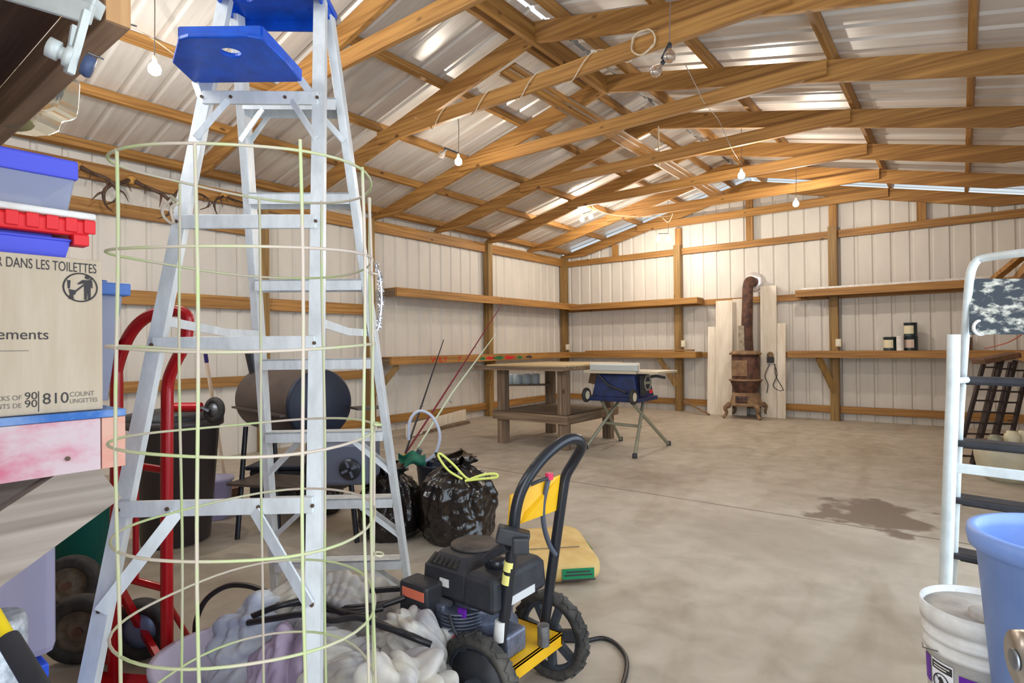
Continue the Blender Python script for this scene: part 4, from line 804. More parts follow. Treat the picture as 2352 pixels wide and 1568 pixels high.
rod(((918, 1062, d_), (1010, 920, d_ + .4), (1152, 700, d_ + 1.0)), 'dark red fishing rod, longest of the three in the tub', mat('rod_red', rgb(112, 30, 44), .35))
rod(((935, 1066, d_ + .02), (1040, 900, d_ + .45), (1138, 768, d_ + .8)), 'pale green fishing rod leaning furthest over in the tub', mat('rod_pale', rgb(196, 204, 176), .4))
t = thing('landing_net', 'landing net with pale hoop and green mesh above the dark tub', 'net', at(975, 1000, d_))
MB().tube([at(x, y, d_ - .03) for x, y in ((938, 1010), (942, 965), (962, 944), (988, 952), (1006, 980), (1010, 1008), (1000, 1040), (978, 1058), (952, 1060))], .012, 10, spline=5).build('hoop', mat('hoop_grey', rgb(186, 190, 204), .4), t)
mb = MB(); vs_, fs = grid(14, 10, lambda u, v: at(915 + 62 * u, 1040 + 30 * v + 6 * math.sin(u * 9), d_ - .08 + .05 * math.sin(u * 3 + v * 4))); mb.add(vs_, fs, True); mb.build('mesh_bag', mat('net_green', rgb(40, 112, 92), .7), t, solid=.004)

# ---------------------------------------------------------------- cement sack and pressure washer
RH = V((RGT.x, RGT.y, 0)).normalized(); FH = V((FWD.x, FWD.y, 0)).normalized()
c = gnd(1262, 1330) + FH * .20; t = thing('cement_sack', 'tan paper sack with green printing lying on the floor behind the pressure washer', 'sack', c)
sx_, sy_, sz_ = .235, .30, .062; vs_ = []; fs = []; n, mz = 64, 20; se = lambda v, e: math.copysign(abs(v) ** e, v)
XA = (RH * .97 + FH * .12).normalized(); YA = V((0, 0, 1)).cross(XA)
for j in range(mz + 1):
    b_ = -math.pi / 2 + math.pi * j / mz
    for k in range(n):
        a = 2 * math.pi * k / n; q = se(math.cos(b_), .35); p_ = V((sx_ * q * se(math.cos(a), .28), sy_ * q * se(math.sin(a), .28), sz_ * se(math.sin(b_), .6)))
        p_.z += .010 * fbm((p_.x * 7, p_.y * 7, 1)); vs_.append(c + XA * p_.x + YA * p_.y + V((0, 0, p_.z + sz_ + .002)))
for j in range(mz):
    for k in range(n): fs.append((j*n+k, j*n+(k+1) % n, (j+1)*n+(k+1) % n, (j+1)*n+k))
mb = MB(); mb.add(vs_, fs, True); mb.build('sack_body', SACK, t)
o_ = c - YA * (sy_ + .003) + V((0, 0, sz_)); MB().obox(o_ + XA * .10, (.16, .004, .05), XA, YA).build('label', GREEN, t); MB().obox(c + XA * (sx_ + .003) + YA * .02 + V((0, 0, sz_ + .005)), (.004, .14, .045), XA, YA).build('label', GREEN, t)
[MB().obox(o_ + XA * .10 - YA * .002 + V((0, 0, z_)), (w_, .003, .007), XA, YA).build('sack_print', INK, t) for z_, w_ in ((.010, .12), (-.006, .14), (-.030, .17))]; MB().obox(c - YA * .12 + V((0, 0, sz_ * 2 + .006)), (.30, .006, .002), XA, YA).build('sack_print', INKL, t)

PW = V((5.2, 1.5, 0)); t = thing('pressure_washer', 'black and yellow petrol pressure washer with tall black handle on two spoked wheels', 'pressure washer', PW)
def pw_wheel(y, s_):
    c = V((5.245, y, .15)); w_ = MB().lathe([(.120, -.020), (.136, -.026), (.147, -.020), (.150, 0), (.147, .020), (.136, .026), (.120, .020)], c, (0, 1, 0), 48, ring=True).build('wheel', mat('dusty_tyre', rgb(92, 88, 82), .85, 0, rgb(36, 34, 34), 9), t)
    tm = MB()
    for k in range(28): a = 2 * math.pi * k / 28; tm.obox(c + V((math.cos(a) * .149, 0, math.sin(a) * .149)), (.014, .040, .008), V((-math.sin(a), .5 * (-1) ** k, math.cos(a))), (0, 1, 0))
    tm.build('tread', MATS['dusty_tyre'], w_)
    m_ = MB(); m_.torus(c, (0, 1, 0), .116, .012, 40, 8)
    rimm = mat('dusty_spoke', rgb(78, 84, 92), .6, .1, rgb(44, 48, 54), 10)
    m_.build('rim', rimm, w_)
    for k in range(7): a = 2 * math.pi * k / 7 + .3; MB().obox(c + V((math.cos(a) * .066, 0, math.sin(a) * .066)), (.085, .022, .026), V((math.cos(a), 0, math.sin(a))), (0, 1, 0)).build('spoke', rimm, w_)
    MB().cyl(c - V((0, .035, 0)), c + V((0, .035, 0)), .030, 20).build('hub', rimm, w_)
    MB().lathe([(.001, -.012), (.104, -.012), (.104, .012), (.001, .012)], c + V((0, .0 , 0)), (0, 1, 0), 36).build('wheel_web', BLACKPL, w_) if s_ < 0 else None
pw_wheel(1.325, -1); pw_wheel(1.715, 1)
MB().cyl((5.245, 1.30, .15), (5.245, 1.74, .15), .010, 12).build('axle', STEEL, t)
mb = MB(); mb.box((4.96, 1.385, .195), (5.335, 1.655, .205)); mb.box((5.325, 1.385, .160), (5.335, 1.655, .205)); mb.box((4.96, 1.385, .165), (5.335, 1.395, .205)); mb.box((4.96, 1.645, .165), (5.335, 1.655, .205)); mb.build('base_plate', YELLOW, t, bevel=.002)
bars = [(1150, 1476, 1.80), (1163, 1380, 1.80), (1178, 1240, 1.80), (1186, 1165, 1.80), (1204, 1112, 1.81), (1240, 1060, 1.84), (1276, 1026, 1.87), (1308, 1008, 1.90), (1330, 1010, 1.93), (1335, 1028, 1.96), (1318, 1060, 1.99), (1300, 1092, 2.0), (1292, 1135, 2.0), (1276, 1250, 2.0), (1262, 1350, 2.0), (1250, 1440, 2.0)]
MB().tube([at(*q) for q in bars], .0180, 16, spline=4).build('handle_bar', BLACKMET, t)
for q in ((1172, 1288, 1.80), (1168, 1318, 1.80)): a = at(*q); b = at(q[0] - 3, q[1] + 22, q[2]); MB().tube([a, b], .0186, 16).build('grip_label', mat('label_yellow', rgb(236, 226, 130), .5), t)
MB().tube([at(1150, 1425, 1.795), at(1146, 1470, 1.795)], .0184, 16).build('grip_label', WHITEPL, t)
P_ = [at(1172, 1136, 1.84), at(1286, 1090, 1.99), at(1276, 1172, 1.99), at(1200, 1200, 1.84), at(1166, 1214, 1.82)]; N_ = (P_[1] - P_[0]).cross(P_[4] - P_[0]).normalized() * .003
mb = MB(); mb.add([p_ - N_ for p_ in P_] + [p_ + N_ for p_ in P_], [(0, 1, 2, 3, 4), (9, 8, 7, 6, 5)] + [(i, (i+1) % 5, 5 + (i+1) % 5, 5 + i) for i in range(5)]); mb.build('tool_panel', YELLOW, t)
MB().tube([at(1262, 1092, 1.95), at(1255, 1120, 1.93), at(1247, 1165, 1.93), at(1250, 1210, 1.94), at(1262, 1250, 1.96), at(1276, 1274, 1.97)], .0085, 10, spline=5).build('strap_hose', mat('strap_grey', rgb(74, 78, 90), .5), t)
MB().cyl(at(1261, 1100, 1.94), at(1262, 1086, 1.94), .014, 14).build('red_knob', mat('pink_red', rgb(214, 50, 90), .4), t)
MB().tube([at(1220, 1112, 1.90), at(1238, 1104, 1.91), at(1258, 1098, 1.93)], .006, 8).build('cable', BLACKPL, t)
gb = at(1178, 1232, 1.77); mb = MB(); mb.obox(gb, (.10, .05, .05), RH + V((0, 0, -.25)), FH); mb.obox(at(1196, 1250, 1.75), (.05, .05, .05), RH, FH); mb.tube([at(1165, 1252, 1.76), at(1130, 1272, 1.78), at(1112, 1285, 1.80)], [.018, .014, .01], 10); mb.build('wand_holder', BLACKPL, t, bevel=.006)
# engine: shroud, tank lid, air filter, crankcase, carburettor, pump
ec = V((5.115, 1.50, 0))
def rbox(lo, hi, name, mm, bev, par=t): return MB().box(lo, hi).build(name, mm, par, bevel=bev)
z0, z1 = .345, .478
def hull(name, x0, x1, y0, y1, za, zb, zc, ins, mm, par, bev=.012):
    mb = MB(); P_ = []
    for z, e_ in ((za, .006), (za + .02, 0), (zb, .004), (zc, ins)): P_ += [(x0 + e_, y0 + e_, z), (x1 - e_, y0 + e_, z), (x1 - e_, y1 - e_, z), (x0 + e_, y1 - e_, z)]
    mb.add(P_, [(0, 3, 2, 1), (12, 13, 14, 15)] + [(4*i + k, 4*i + (k+1) % 4, 4*i + 4 + (k+1) % 4, 4*i + 4 + k) for i in range(3) for k in range(4)]); return mb.build(name, mm, par, bevel=bev)
sh = hull('engine_shroud', 4.955, 5.165, 1.365, 1.635, z0, z1 - .035, z1 + .006, .040, BLACKPL, t, .016)
tk = hull('fuel_tank', 5.150, 5.285, 1.355, 1.640, z0 + .005, z1 - .035, z1 - .012, .020, BLACKPL, t, .014)
for k in range(6): MB().obox(ec + V((-.125 + k * .022, -.112, z1 - .012)), (.012, .040, .008), (1, 0, 0), (0, .8, .5)).build('cooling_slot', RUBBER, sh)
MB().lathe([(.001, 0), (.080, 0), (.084, .008), (.075, .014), (.001, .016)], ec + V((-.055, .02, z1 + .004)), n=36).build('recoil_cover', mat('dusty_top', rgb(96, 84, 76), .6, 0, rgb(56, 52, 50), 10), sh)
MB().lathe([(.038, 0), (.042, .006), (.042, .026), (.036, .032), (.001, .033)], ec + V((.10, -.04, z1 - .014)), n=28).build('fuel_cap', BLACKMET, sh)
MB().obox(ec + V((-.05, -.1365, .405)), (.04, .003, .026), (1, 0, 0), (0, 1, 0)).build('warning_label', WHITEPL, sh); MB().obox(ec + V((.171, -.01, .375)), (.003, .15, .026), (1, 0, 0), (0, 1, .0)).build('side_label', mat('label_pale', rgb(206, 206, 206), .5), sh)
rbox((4.93, 1.285, .295), (5.06, 1.37, .41), 'air_filter_box', BLACKPL, .012)
MB().obox((5.0, 1.2845, .378), (.10, .003, .03), (1, 0, 0), (0, 1, 0)).build('warning_label', mat('label_orange', rgb(226, 120, 90), .5), t)
MB().lathe([(.11, .21), (.12, .22), (.118, .25), (.10, .262), (.10, .30), (.105, .31), (.105, .345), (.08, .346)], ec + V((.01, -.01, 0)), n=36).build('crankcase', mat('cast_alu', rgb(142, 148, 166), .45, .6, rgb(92, 96, 112), 14), t)
for k in range(6): MB().lathe([(.088, 0), (.088, .004)], V((5.10, 1.41, .272 + k * .011)), n=24).build('cooling_fin', MATS['cast_alu'], t)
rbox((5.02, 1.33, .30), (5.09, 1.375, .345), 'carburettor', MATS['cast_alu'], .006)
MB().cyl((5.10, 1.375, .26), (5.10, 1.315, .255), .026, 20).build('white_knob', WHITEPL, t); MB().cyl((5.13, 1.37, .25), (5.13, 1.335, .245), .012, 16).build('red_switch', REDPL, t)
MB().obox((5.155, 1.352, .335), (.028, .012, .024), (1, 0, 0), (0, 1, 0)).build('purple_tag', PURPLE, t); MB().obox((5.06, 1.35, .352), (.10, .01, .016), (1, 0, 0), (0, 1, 0)).build('linkage', STEEL, t)
rbox((5.17, 1.40, .205), (5.30, 1.50, .28), 'pump_body', MATS['cast_alu'], .01); MB().cyl((5.24, 1.40, .24), (5.24, 1.36, .24), .022, 16).build('pump_outlet', STEEL, t); MB().cyl((5.33, 1.55, .205), (5.33, 1.55, .27), .02, 16).build('pump_cap', STEEL, t)
MB().tube([V((5.12, 1.33, .33)), V((5.15, 1.32, .29)), V((5.18, 1.34, .25)), V((5.22, 1.36, .24))], .006, 8, spline=4).build('fuel_line', BLACKPL, t)
# hose on the floor
P_ = [gnd(x, y) + V((0, 0, .009)) for x, y in ((1240, 1480), (1300, 1475), (1345, 1476), (1385, 1470), (1418, 1486), (1440, 1525), (1425, 1590), (1380, 1640))]
tag(MB().tube(P_, .0085, 10, spline=5).build('black_hose', HOSE), 'black hose curling over the bare floor right of the pressure washer', 'hose')

# ---------------------------------------------------------------- rag pile
t = thing('plastic_basin', 'pale lilac basin holding the crumpled dust sheets', 'basin', (4.55, .98, 0))
bc = at(560, 1540, 1.92); bc.z = 0.002
zb = .175
MB().lathe([(.20, 0), (.26, zb - .02), (.285, zb - .015), (.285, zb), (.255, zb), (.19, .012), (0, .012)], bc, n=44, xdir=RH, sx=1.0, sy=.85).build('basin_body', mat('basin_lilac', rgb(206, 200, 226), .4), t)
def cloth(pxc, pyc, d, rw, rd, h, lab, mm, seed, nm='dust_sheet', dirn=.6):
    """bunched sheet: a low mound covered in round-crested folds with pinched valleys"""
    c = at(pxc, pyc, d); c.z = 0; mb = MB(); n, mz = 200, 80; vs_ = []; fs = []; sd = seed * 1.37
    def folds(p):
        w = V((mnoise.noise(p * 4.5 + V((sd, 0, 0))), mnoise.noise(p * 4.5 + V((0, sd, 3))), mnoise.noise(p * 4.5 + V((5, 0, sd)))))
        q = p + w * .055; r = 0
        for k, (lam, amp) in enumerate(((.15, .040), (.075, .036), (.036, .016))):
            th = dirn + seed + k * 1.1 + 1.6 * mnoise.noise(p * 2.6 + V((sd, k * 7, 0))); gate = .35 + .65 * min(1, max(0, .5 + 1.6 * mnoise.noise(p * 5 + V((k * 9, sd, 0)))))
            ph = (q.x * math.cos(th) + q.y * math.sin(th) + q.z * .55) * math.pi / lam + 2.2 * mnoise.noise(q * 3 + V((0, k * 5, sd)))
            r += amp * gate * (math.sqrt(math.sin(ph) ** 2 + .0015) - .45)
        return r
    for j in range(mz + 1):
        b_ = math.pi / 2 * j / mz; cb_, sb_ = math.cos(b_) ** .75, math.sin(b_) ** .9
        for k in range(n):
            a = 2 * math.pi * k / n; edge = 1 + .16 * mnoise.noise(V((math.cos(a) * 1.3 + sd, math.sin(a) * 1.3, 0))) + .07 * mnoise.noise(V((math.cos(a) * 4 + sd, math.sin(a) * 4, 2)))
            p0 = V((rw * cb_ * math.cos(a) * edge, rd * cb_ * math.sin(a) * edge, h * sb_ * (1 + .22 * mnoise.noise(V((math.cos(a) * cb_ * 1.5 + sd, math.sin(a) * cb_ * 1.5, 4))))))
            nr = V((math.cos(a) * cb_ / rw, math.sin(a) * cb_ / rd, sb_ / h)).normalized(); p0 += nr * folds(p0); p0.z = max(.003, p0.z); vs_.append(c + RH * p0.x + FH * p0.y + V((0, 0, p0.z)))
    for j in range(mz):
        for k in range(n): fs.append((j*n+k, j*n+(k+1) % n, (j+1)*n+(k+1) % n, (j+1)*n+k))
    mb.add(vs_, fs, True); mb.add(vs_[:n], [tuple(range(n))[::-1]]); mb.add(vs_[-n:], [tuple(range(n))])
    return tag(mb.build(nm, mm), lab, 'cloth', 'crumpled cloths on the floor')
cloth(588, 1505, 1.93, .135, .14, .32, 'bluish white crumpled cloth standing up out of the basin, leftmost of the heap', CLOTHG, 31)
cloth(672, 1530, 1.80, .15, .15, .30, 'lilac crumpled cloth in the middle of the heap', CLOTHL, 84, dirn=.2)
cloth(760, 1440, 2.05, .30, .20, .36, 'white crumpled dust sheet under the coiled hose behind the ladder rail', CLOTH, 57)
cloth(795, 1545, 1.74, .17, .15, .29, 'creamy crumpled cloth right of the lilac one at the foot of the ladder', CLOTH, 19, dirn=.1)
cloth(945, 1450, 1.80, .13, .12, .35, 'pale rolled dust sheet leaning against the pressure washer engine', CLOTH, 17)
cloth(925, 1570, 1.55, .15, .14, .33, 'large pale spotted dust sheet in front of the left washer wheel', CLOTH, 14)
t = thing('hose_coil', 'black pressure hose looped over the crumpled dust sheets', 'hose', at(720, 1390, 1.95))
for pts in (((448, 1455, 2.12), (452, 1420, 2.12), (475, 1375, 2.12), (520, 1346, 2.12), (570, 1345, 2.1), (620, 1362, 2.06), (700, 1382, 1.98), (760, 1396, 1.93), (840, 1392, 1.9), (910, 1380, 1.92), (940, 1362, 1.95)),
            ((940, 1350, 1.96), (860, 1356, 2.0), (720, 1372, 2.0), (620, 1370, 2.0), (588, 1380, 2.0), (610, 1392, 1.96), (700, 1384, 1.92), (770, 1402, 1.9), (850, 1398, 1.88), (930, 1372, 1.9)),
            ((560, 1424, 1.86), (620, 1398, 1.85), (660, 1386, 1.86), (720, 1378, 1.9), (800, 1410, 1.84), (880, 1396, 1.86)),
            ((570, 1430, 1.84), (640, 1418, 1.8), (700, 1410, 1.78), (760, 1424, 1.76), (820, 1418, 1.76), (880, 1438, 1.72), (940, 1458, 1.70), (985, 1478, 1.70)),
            ((800, 1408, 1.8), (850, 1420, 1.76), (900, 1444, 1.72), (950, 1464, 1.69), (990, 1480, 1.69))):
    MB().tube([at(*q) for q in pts], .0098, 10, spline=5).build('hose_loop', HOSE, t)

# ---------------------------------------------------------------- right side: step stool, pails, iron
t = thing('step_stool', 'white framed folding step stool with black treads and paint-smeared tray', 'step stool', (6.5, 2.8, 0))
ZI = .014
def gz(px, d): p_ = at(px, 1500, d); p_.z = ZI; return p_
rl = gz(2163, 2.10)
MB().tube([rl, at(2172, 1325, 2.10), at(2188, 900, 2.10), at(2191, 768, 2.10)], .0205, 14).build('rear_leg', WST, t)
MB().tube([gz(2183, 2.42), at(2190, 1280, 2.38), at(2202, 1000, 2.30), at(2210, 870, 2.26), at(2222, 700, 2.2), at(2228, 635, 2.18), at(2240, 603, 2.17), at(2262, 592, 2.15), at(2352, 580, 2.02), at(2440, 570, 1.92), at(2480, 600, 1.88), at(2490, 870, 1.95)], .0145, 14, spline=4).build('front_frame', WST, t)
for k, (py, dy, d_) in enumerate(((872, 3, 2.26), (1016, 8, 2.30), (1146, 20, 2.34), (1272, 30, 2.38))):
    a = at(2206 - k * 4, py, d_); b = at(2206 - k * 4 + 230, py + dy * 1.6, d_ - .22); b.z = a.z; tr_ = MB().beam(a + FH * .03, b + FH * .03, .11, .024).build('tread', BLACKPL, t, bevel=.006)
    MB().beam(a - FH * .028 + V((0, 0, -.002)), b - FH * .028 + V((0, 0, -.002)), .010, .03).build('tread_edge', BLACKMET, tr_)
    if k == 1: MB().beam(a.lerp(b, .33) - FH * .034, a.lerp(b, .9) - FH * .034, .006, .022).build('paint_drip', WHITEPL, tr_)
a = at(2190, 1073, 2.10); b = at(2400, 1098, 1.93); MB().beam(a, b, .016, .034).build('rear_bar', WST, t, bevel=.003)
MB().tube([at(2192, 874, 2.10), at(2225, 872, 2.24)], .012, 10).build('link', WST, t)
mb = MB(); vs_, fs = grid(10, 8, lambda u, v: at(2226 + u * 180, 640 + v * 128 + (10 * u if 0 else 0), 2.19 - .14 * u)); mb.add(vs_, fs)
SMEAR = mat('paint_smear', rgb(214, 212, 196), .45, 0, rgb(50, 58, 66), 26, (1, 1, 1.6), contrast=(.5, .66)); tp_ = mb.build('paint_tray', SMEAR, t, solid=.012)
MB().torus(at(2252, 752, 2.17), FWD, .026, .006, 24, 8).build('tray_ring', WHITEPL, tp_)
c = at(2252, 1400, 1.76); c.z = 0; t = thing('joint_compound_pail', 'dirty white pail with purple band and warning label, lower right', 'pail', c)
R1, H1 = .150, .375
MB().lathe([(.125, 0.0), (.132, .008), (.138, .235), (.146, .236), (.146, .252), (.139, .254), (.140, .275), (.148, .277), (.148, .293), (.142, .295), (.142, .318), (.152, .32), (.154, .345), (.154, H1), (.148, H1), (.143, .355), (.0, .348)], c, n=56).build('pail_body', WHITEPL, t)
MB().lathe([(.143, .352), (.140, .358), (.0, .360)], c, n=40).build('pail_lid', mat('lid_dusty', rgb(196, 188, 178), .7, 0, rgb(160, 152, 144), 8), t); MB().lathe([(.05, .360), (.05, .376), (.042, .378), (0, .378)], c + V((.02, -.05, 0)), n=28).build('spout_cap', MATS['lid_dusty'], t)
vd = (CAM - c); va = math.atan2(vd.y, vd.x)
def patch(c, r0, z0, z1, a0, a1, name, mm, par, slope=0.03, n=14):
    vs_ = []; 
    for k in range(n + 1):
        a = va + math.radians(a0 + (a1 - a0) * k / n)
        for z in (z0, z1): q = r0 + slope * z; vs_.append(c + V((q * math.cos(a), q * math.sin(a), z)))
    mb = MB(); mb.add(vs_, [(2*k, 2*k+2, 2*k+3, 2*k+1) for k in range(n)], True); return mb.build(name, mm, par)
pr_ = .1335
patch(c, pr_, .13, .20, -22, 70, 'purple_band', PURPLE, t); patch(c, pr_, .05, .12, -22, 70, 'white_band', mat('band_white', rgb(240, 240, 244), .5), t); patch(c, pr_, .13, .21, -78, -62, 'purple_band', PURPLE, t)
patch(c, pr_ + .0003, .08, .215, -58, -28, 'warning_panel', MATS['band_white'], t); patch(c, pr_ + .0007, .186, .210, -57, -29, 'warning_heading', INK, t)
patch(c, pr_ + .0012, .200, .2035, -54, -32, 'heading_line', WHITEPL, t); patch(c, pr_ + .0012, .192, .1955, -54, -36, 'heading_line', WHITEPL, t)
a = va + math.radians(-43); nrm = V((math.cos(a), math.sin(a), 0)); X_ = V((-math.sin(a), math.cos(a), 0)); ic = c + nrm * (pr_ + .006) + V((0, 0, .152))
mb = MB(); mb.torus(ic, nrm, .026, .0018, 32, 6); mb.beam(ic - X_ * .018 + V((0, 0, .018)), ic + X_ * .018 - V((0, 0, .018)), .0008, .003, nrm.cross(V((0,0,1)))); mb.build('warning_icon', INK, t)
mb = MB(); mb.prism([(-.004, .018), (.004, .014), (.010, .002), (.014, -.010), (.008, -.012), (.002, -.002), (-.004, -.010), (-.012, -.012), (-.006, .002), (-.012, .008)], .0008, ic, X_, (0, 0, 1)); mb.build('warning_icon', INK, t)
for k in range(5): patch(c, pr_ + .0008, .114 - k * .008, .117 - k * .008, -56, -30 - (k % 3) * 3, 'fine_print', INK, t)
a_ = va + math.radians(-75); MB().tube([c + V((.15 * math.cos(a_), .15 * math.sin(a_), .232)), c + V((.165 * math.cos(a_ + .3), .165 * math.sin(a_ + .3), .24)), c + V((.155 * math.cos(a_ + .6), .155 * math.sin(a_ + .6), .252))], .002, 6).build('bail_wire', STEEL, t)
c = at(2478, 1235, 1.46); zr = c.z + .0; c.z = 0; t = thing('blue_trash_pail', 'large sky blue plastic pail at the right edge in front of the white pail', 'pail', c)
MB().lathe([(.150, 0.0), (.158, .01), (.205, zr - .05), (.222, zr - .045), (.226, zr - .02), (.224, zr), (.205, zr + .002), (.198, zr - .03), (.150, .02), (0, .02)], c, n=64).build('pail_body', PAILBLUE, t)
c = at(2300, 1338, 2.12); c.z = 0; tag(MB().lathe([(.09, 0), (.1, .28), (.108, .285), (.108, .32), (.095, .32), (.09, .29), (0, .285)], c + V((.06, .10, 0)), n=30).build('small_white_pail', WHITEPL), 'small white pail mostly hidden between the white pail and the blue pail', 'pail')
# iron frames and planter behind the stool
c = V((6.72, 7.2, 0)); t = thing('iron_grate', 'rusty dark iron panels leaning together behind the step stool', 'iron panel', c)
DKI = mat('dark_iron', rgb(70, 56, 52), .7, .2, rgb(48, 40, 40), 8)
for k in range(3):
    p0, p1 = gnd(2195 + k * 36, 1052 - k * 6), at(2262 + k * 30, 824 + k * 4, 5.55); d0 = at(2195 + k * 36, 1000, 5.55); p0 = V((d0.x, d0.y, 0.0)); w_ = V((.13, .05, 0))
    mb = MB(); mb.beam(p0, p1, .03, .03); mb.beam(p0 + w_, p1 + w_, .03, .03); fr = mb.build('side_rail', DKI, t)
    for j in range(9): f_ = .08 + j * .105; MB().beam(p0.lerp(p1, f_), p0.lerp(p1, f_) + w_, .012, .016).build('slat', DKI, t)
a = at(2246, 830, 5.5); b = at(2330, 815, 5.5); MB().beam(a, b, .16, .05).build('top_plate', DARKPLANK, t, bevel=.006)
c = gnd(2318, 1102); t = thing('cream_planter', 'round cream crock standing on the floor behind the step stool', 'planter', c)
dd = (c - CAM).dot(FWD); zr = .30
MB().lathe([(.15, 0.0), (.17, .015), (.215, .09), (.235, .2), (.235, zr), (.225, zr), (.22, .2), (.15, .03), (0, .03)], c, n=40).build('crock_body', mat('crock_cream', rgb(206, 198, 172), .4, 0, rgb(182, 176, 152), 5), t)
MB().lathe([(.24, zr + .001), (.24, zr + .015), (.0, zr + .016)], c, n=36).build('board_lid', DX, t)
for k, (px, r_, h_) in enumerate(((2285, .05, .07), (2325, .055, .10), (2352, .05, .10))):
    q = at(px, 1000, dd - .03); q.z = zr + .018; tt = thing('jar', ('squat greenish jar', 'cream jar', 'taller cream jar at the right edge')[k] + ' standing on the cream crock behind the stool', 'jar', q, 'jars on the crock'); MB().lathe([(r_*.9, 0), (r_, .01), (r_, h_*.7), (r_*.7, h_*.85), (r_*.72, h_), (0, h_)], q, n=20).build('jar_body', GREYGREEN if k == 0 else CREAM, tt)
tag(MB().tube([on(2352, 765, 'y', 8.6), on(2318, 785, 'y', 8.9), on(2285, 795, 'y', 9.2), on(2262, 800, 'y', 9.45)], .006, 8, spline=4).build('extension_cord', mat('cord_red', rgb(190, 90, 70), .6)), 'thin red cord trailing over the lower right shelf', 'cord')

# ---------------------------------------------------------------- antlers on the left wall
def antlers(px, py, s_, lab, flip=1):
    c = on(px, py, 'x', .075); t = thing('antlers', lab, 'antlers', c, 'antlers on the left wall')
    MB().lathe([(.001, -.014), (.05, -.01), (.055, 0), (.03, .02), (.001, .024)], c, (1, 0, .15), 14, sx=1.0, sy=.8).build('skull_plate', SKULL, t)
    for q in (-1, 1):
        P = lambda y, z, x=.06: c + V((x, q * y * s_, flip * z * s_))
        mb = MB(); mb.tube([P(.03, -.01, .01), P(.10, -.06, .06), P(.22, -.12, .14), P(.30, -.22, .18), P(.28, -.33, .16), P(.20, -.38, .1)], [.022*s_, .020*s_, .020*s_, .017*s_, .012*s_, .004], 9, spline=4)
        for b_, e_, r_ in ((P(.22, -.12, .14), P(.18, -.28, .2), .013), (P(.30, -.22, .18), P(.40, -.32, .16), .012), (P(.10, -.06, .06), P(.06, -.16, .16), .012)): mb.tube([b_, b_.lerp(e_, .5) + V((.02, 0, .02)), e_], [r_ * s_, r_ * s_ * .8, .003], 8, spline=3)
        mb.build('antler', ANTLER, t)
antlers(302, 413, .95, 'large antlers hanging from the left wall beam between ladder and tubs')
antlers(176, 380, .9, 'antlers on the left wall just above the blue tub lid')
antlers(515, 450, .62, 'small antlers behind the rear ladder rail, right of the large pair')
antlers(424, 434, .55, 'small antlers behind the left front rail of the ladder')

# ---------------------------------------------------------------- lamps and cables
def bulb(c, lit, d_, parent, k_=1.0):
    c = V(c); MB().lathe([(.012, 0), (.014, .004), (.014, .026), (.011, .03)], c - V(d_) * .028, d_, 14).build('socket', BLACKPL if not lit else CREAM, parent)
    MB().lathe([(.011, 0), (.014, .012), (.032, .034), (.038, .056), (.033, .078), (.018, .090), (.0005, .094)], c, d_, 22).build('bulb', BULBON if lit else BULBGLASS, parent)
    if lit:
        l = bpy.data.lights.new('lamp_light', 'POINT'); l.energy = BULB_W * k_; l.color = (1, .92, .80); l.shadow_soft_size = .032; o = bpy.data.objects.new('lamp_light', l); COL.objects.link(o); o.parent = parent; o.location = c + V(d_) * .13 - parent_world(parent)
def lamp(px, py, y, lab, lit=True, twin=None, lit2=True, up=.18):
    c = on(px, py, 'y', y) + V((0, 0, .05)); top = V((c.x, c.y, rz(c.x) + .095)); t = thing('bare_bulb', lab, 'lamp', top, 'bare bulbs under the roof')
    MB().tube([top, top.lerp(c, .5) + V((.01, 0, 0)), c + V((0, 0, .03))], .0035, 6).build('lamp_cord', CORDD, t); dn = V((0, 0, -1))
    if twin is None: bulb(c, lit, dn, t)
    else:
        bulb(c, lit, dn, t, .55); c2 = on(twin[0], twin[1], 'y', y) + V((0, 0, .05)); bulb(c2, lit2, V((-.5, -.4, -.75)).normalized() if not lit2 else dn, t, .55); MB().tube([c + V((0, 0, .03)), c2 + V((0, 0, .03))], .008, 8).build('twin_socket', BLACKPL, t)
lamp(355, 157, 1.5, 'lit bare bulb under the left roof slope, near the top left corner')
lamp(1053, 370, 4.35, 'lit bulb beside a dark one, hanging under the middle of the left slope', True, (1022, 357), False)
lamp(1357, 497, 8.0, 'pair of lit bulbs nearest the back corner of the left slope', True, (1337, 503), True)
lamp(1535, 548, 8.95, 'lowest pair of lit bulbs, in front of the back wall', True, (1512, 548), True)
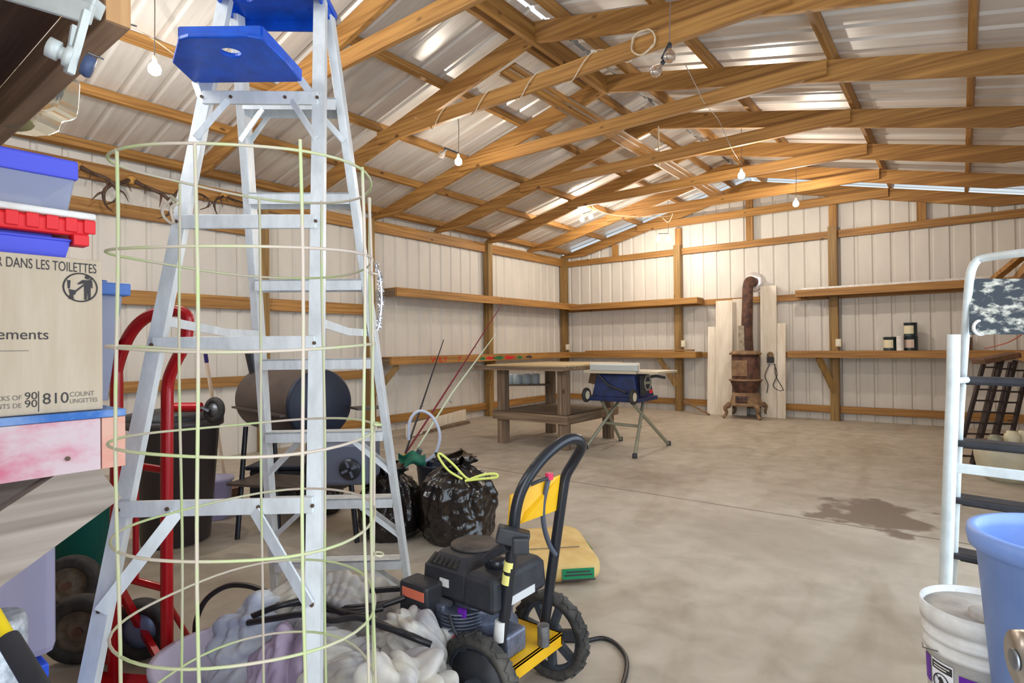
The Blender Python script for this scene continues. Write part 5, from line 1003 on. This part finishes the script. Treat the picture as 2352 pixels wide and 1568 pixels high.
lamp(1703, 402, 6.6, 'lit bulb with dangling socket just right of the ridge')
lamp(1828, 467, 8.25, 'lit bulb furthest right, in front of the back gable')
lamp(1538, 128, 3.45, 'pair of unlit clear bulbs under the tie beam near the top of the picture', False, (1520, 165), False)
def cable(pts, lab, mm, r=.005, name='power_cable'): tag(MB().tube([V(p_) for p_ in pts], r, 8, spline=4).build(name, mm), lab, 'cable', 'cables along the roof timbers')
yk = TY[5] - .04; P_ = []
for k in range(61):
    f = k / 60; a = f * 2 * math.pi * 4.5; x = 2.25 + 2.3 * f; P_.append((x, yk + .045 * math.sin(a), 3.333 + .082 * math.cos(a)))
cable(P_, 'cream cable spiralling round the tie beam second nearest the camera', CORD, .0045)
c = on(1478, 98, 'y', TY[5] - .075); P_ = [c + V((.09 * math.cos(a_ * .5), -.01 * (a_ % 3), .085 * math.sin(a_ * .5))) for a_ in range(0, 26)]
cable(P_, 'coil of cream cable hanging on the tie beam left of the unlit bulbs', CORD, .0055)
ys = [TY[k] - .07 for k in (5, 4, 3, 2, 1)]; cable([on(1575, 150, 'y', 3.6), on(1600, 200, 'y', 4.3), on(1620, 240, 'y', ys[1]), on(1650, 275, 'y', 5.7), on(1680, 340, 'y', 6.2), on(1700, 372, 'y', 6.6)], 'thin grey wire running from the unlit bulbs back to the bulb right of the ridge', CORDD, .003)
cable([on(1340, 440, 'y', 7.95), on(1362, 475, 'y', 8.1), on(1400, 492, 'y', 8.4), on(1460, 497, 'y', 8.7), on(1530, 497, 'y', 9.0), on(1545, 490, 'y', 9.2), on(1535, 510, 'y', 9.2), on(1522, 500, 'y', 9.2)], 'cream cable sagging between the two pairs of lit bulbs at the back', CORD, .006)
cable([on(285, 60, 'y', 1.3), on(345, 85, 'y', 1.5), on(420, 140, 'y', 1.9)], 'cream wire slanting down under the roof beside the nearest lit bulb', CORD, .004)
cable([on(1512, 290, 'y', 6.3), on(1513, 330, 'y', 6.3), on(1514, 385, 'y', 6.3)], 'short pale cable end hanging straight down under the ridge', CORD, .009)
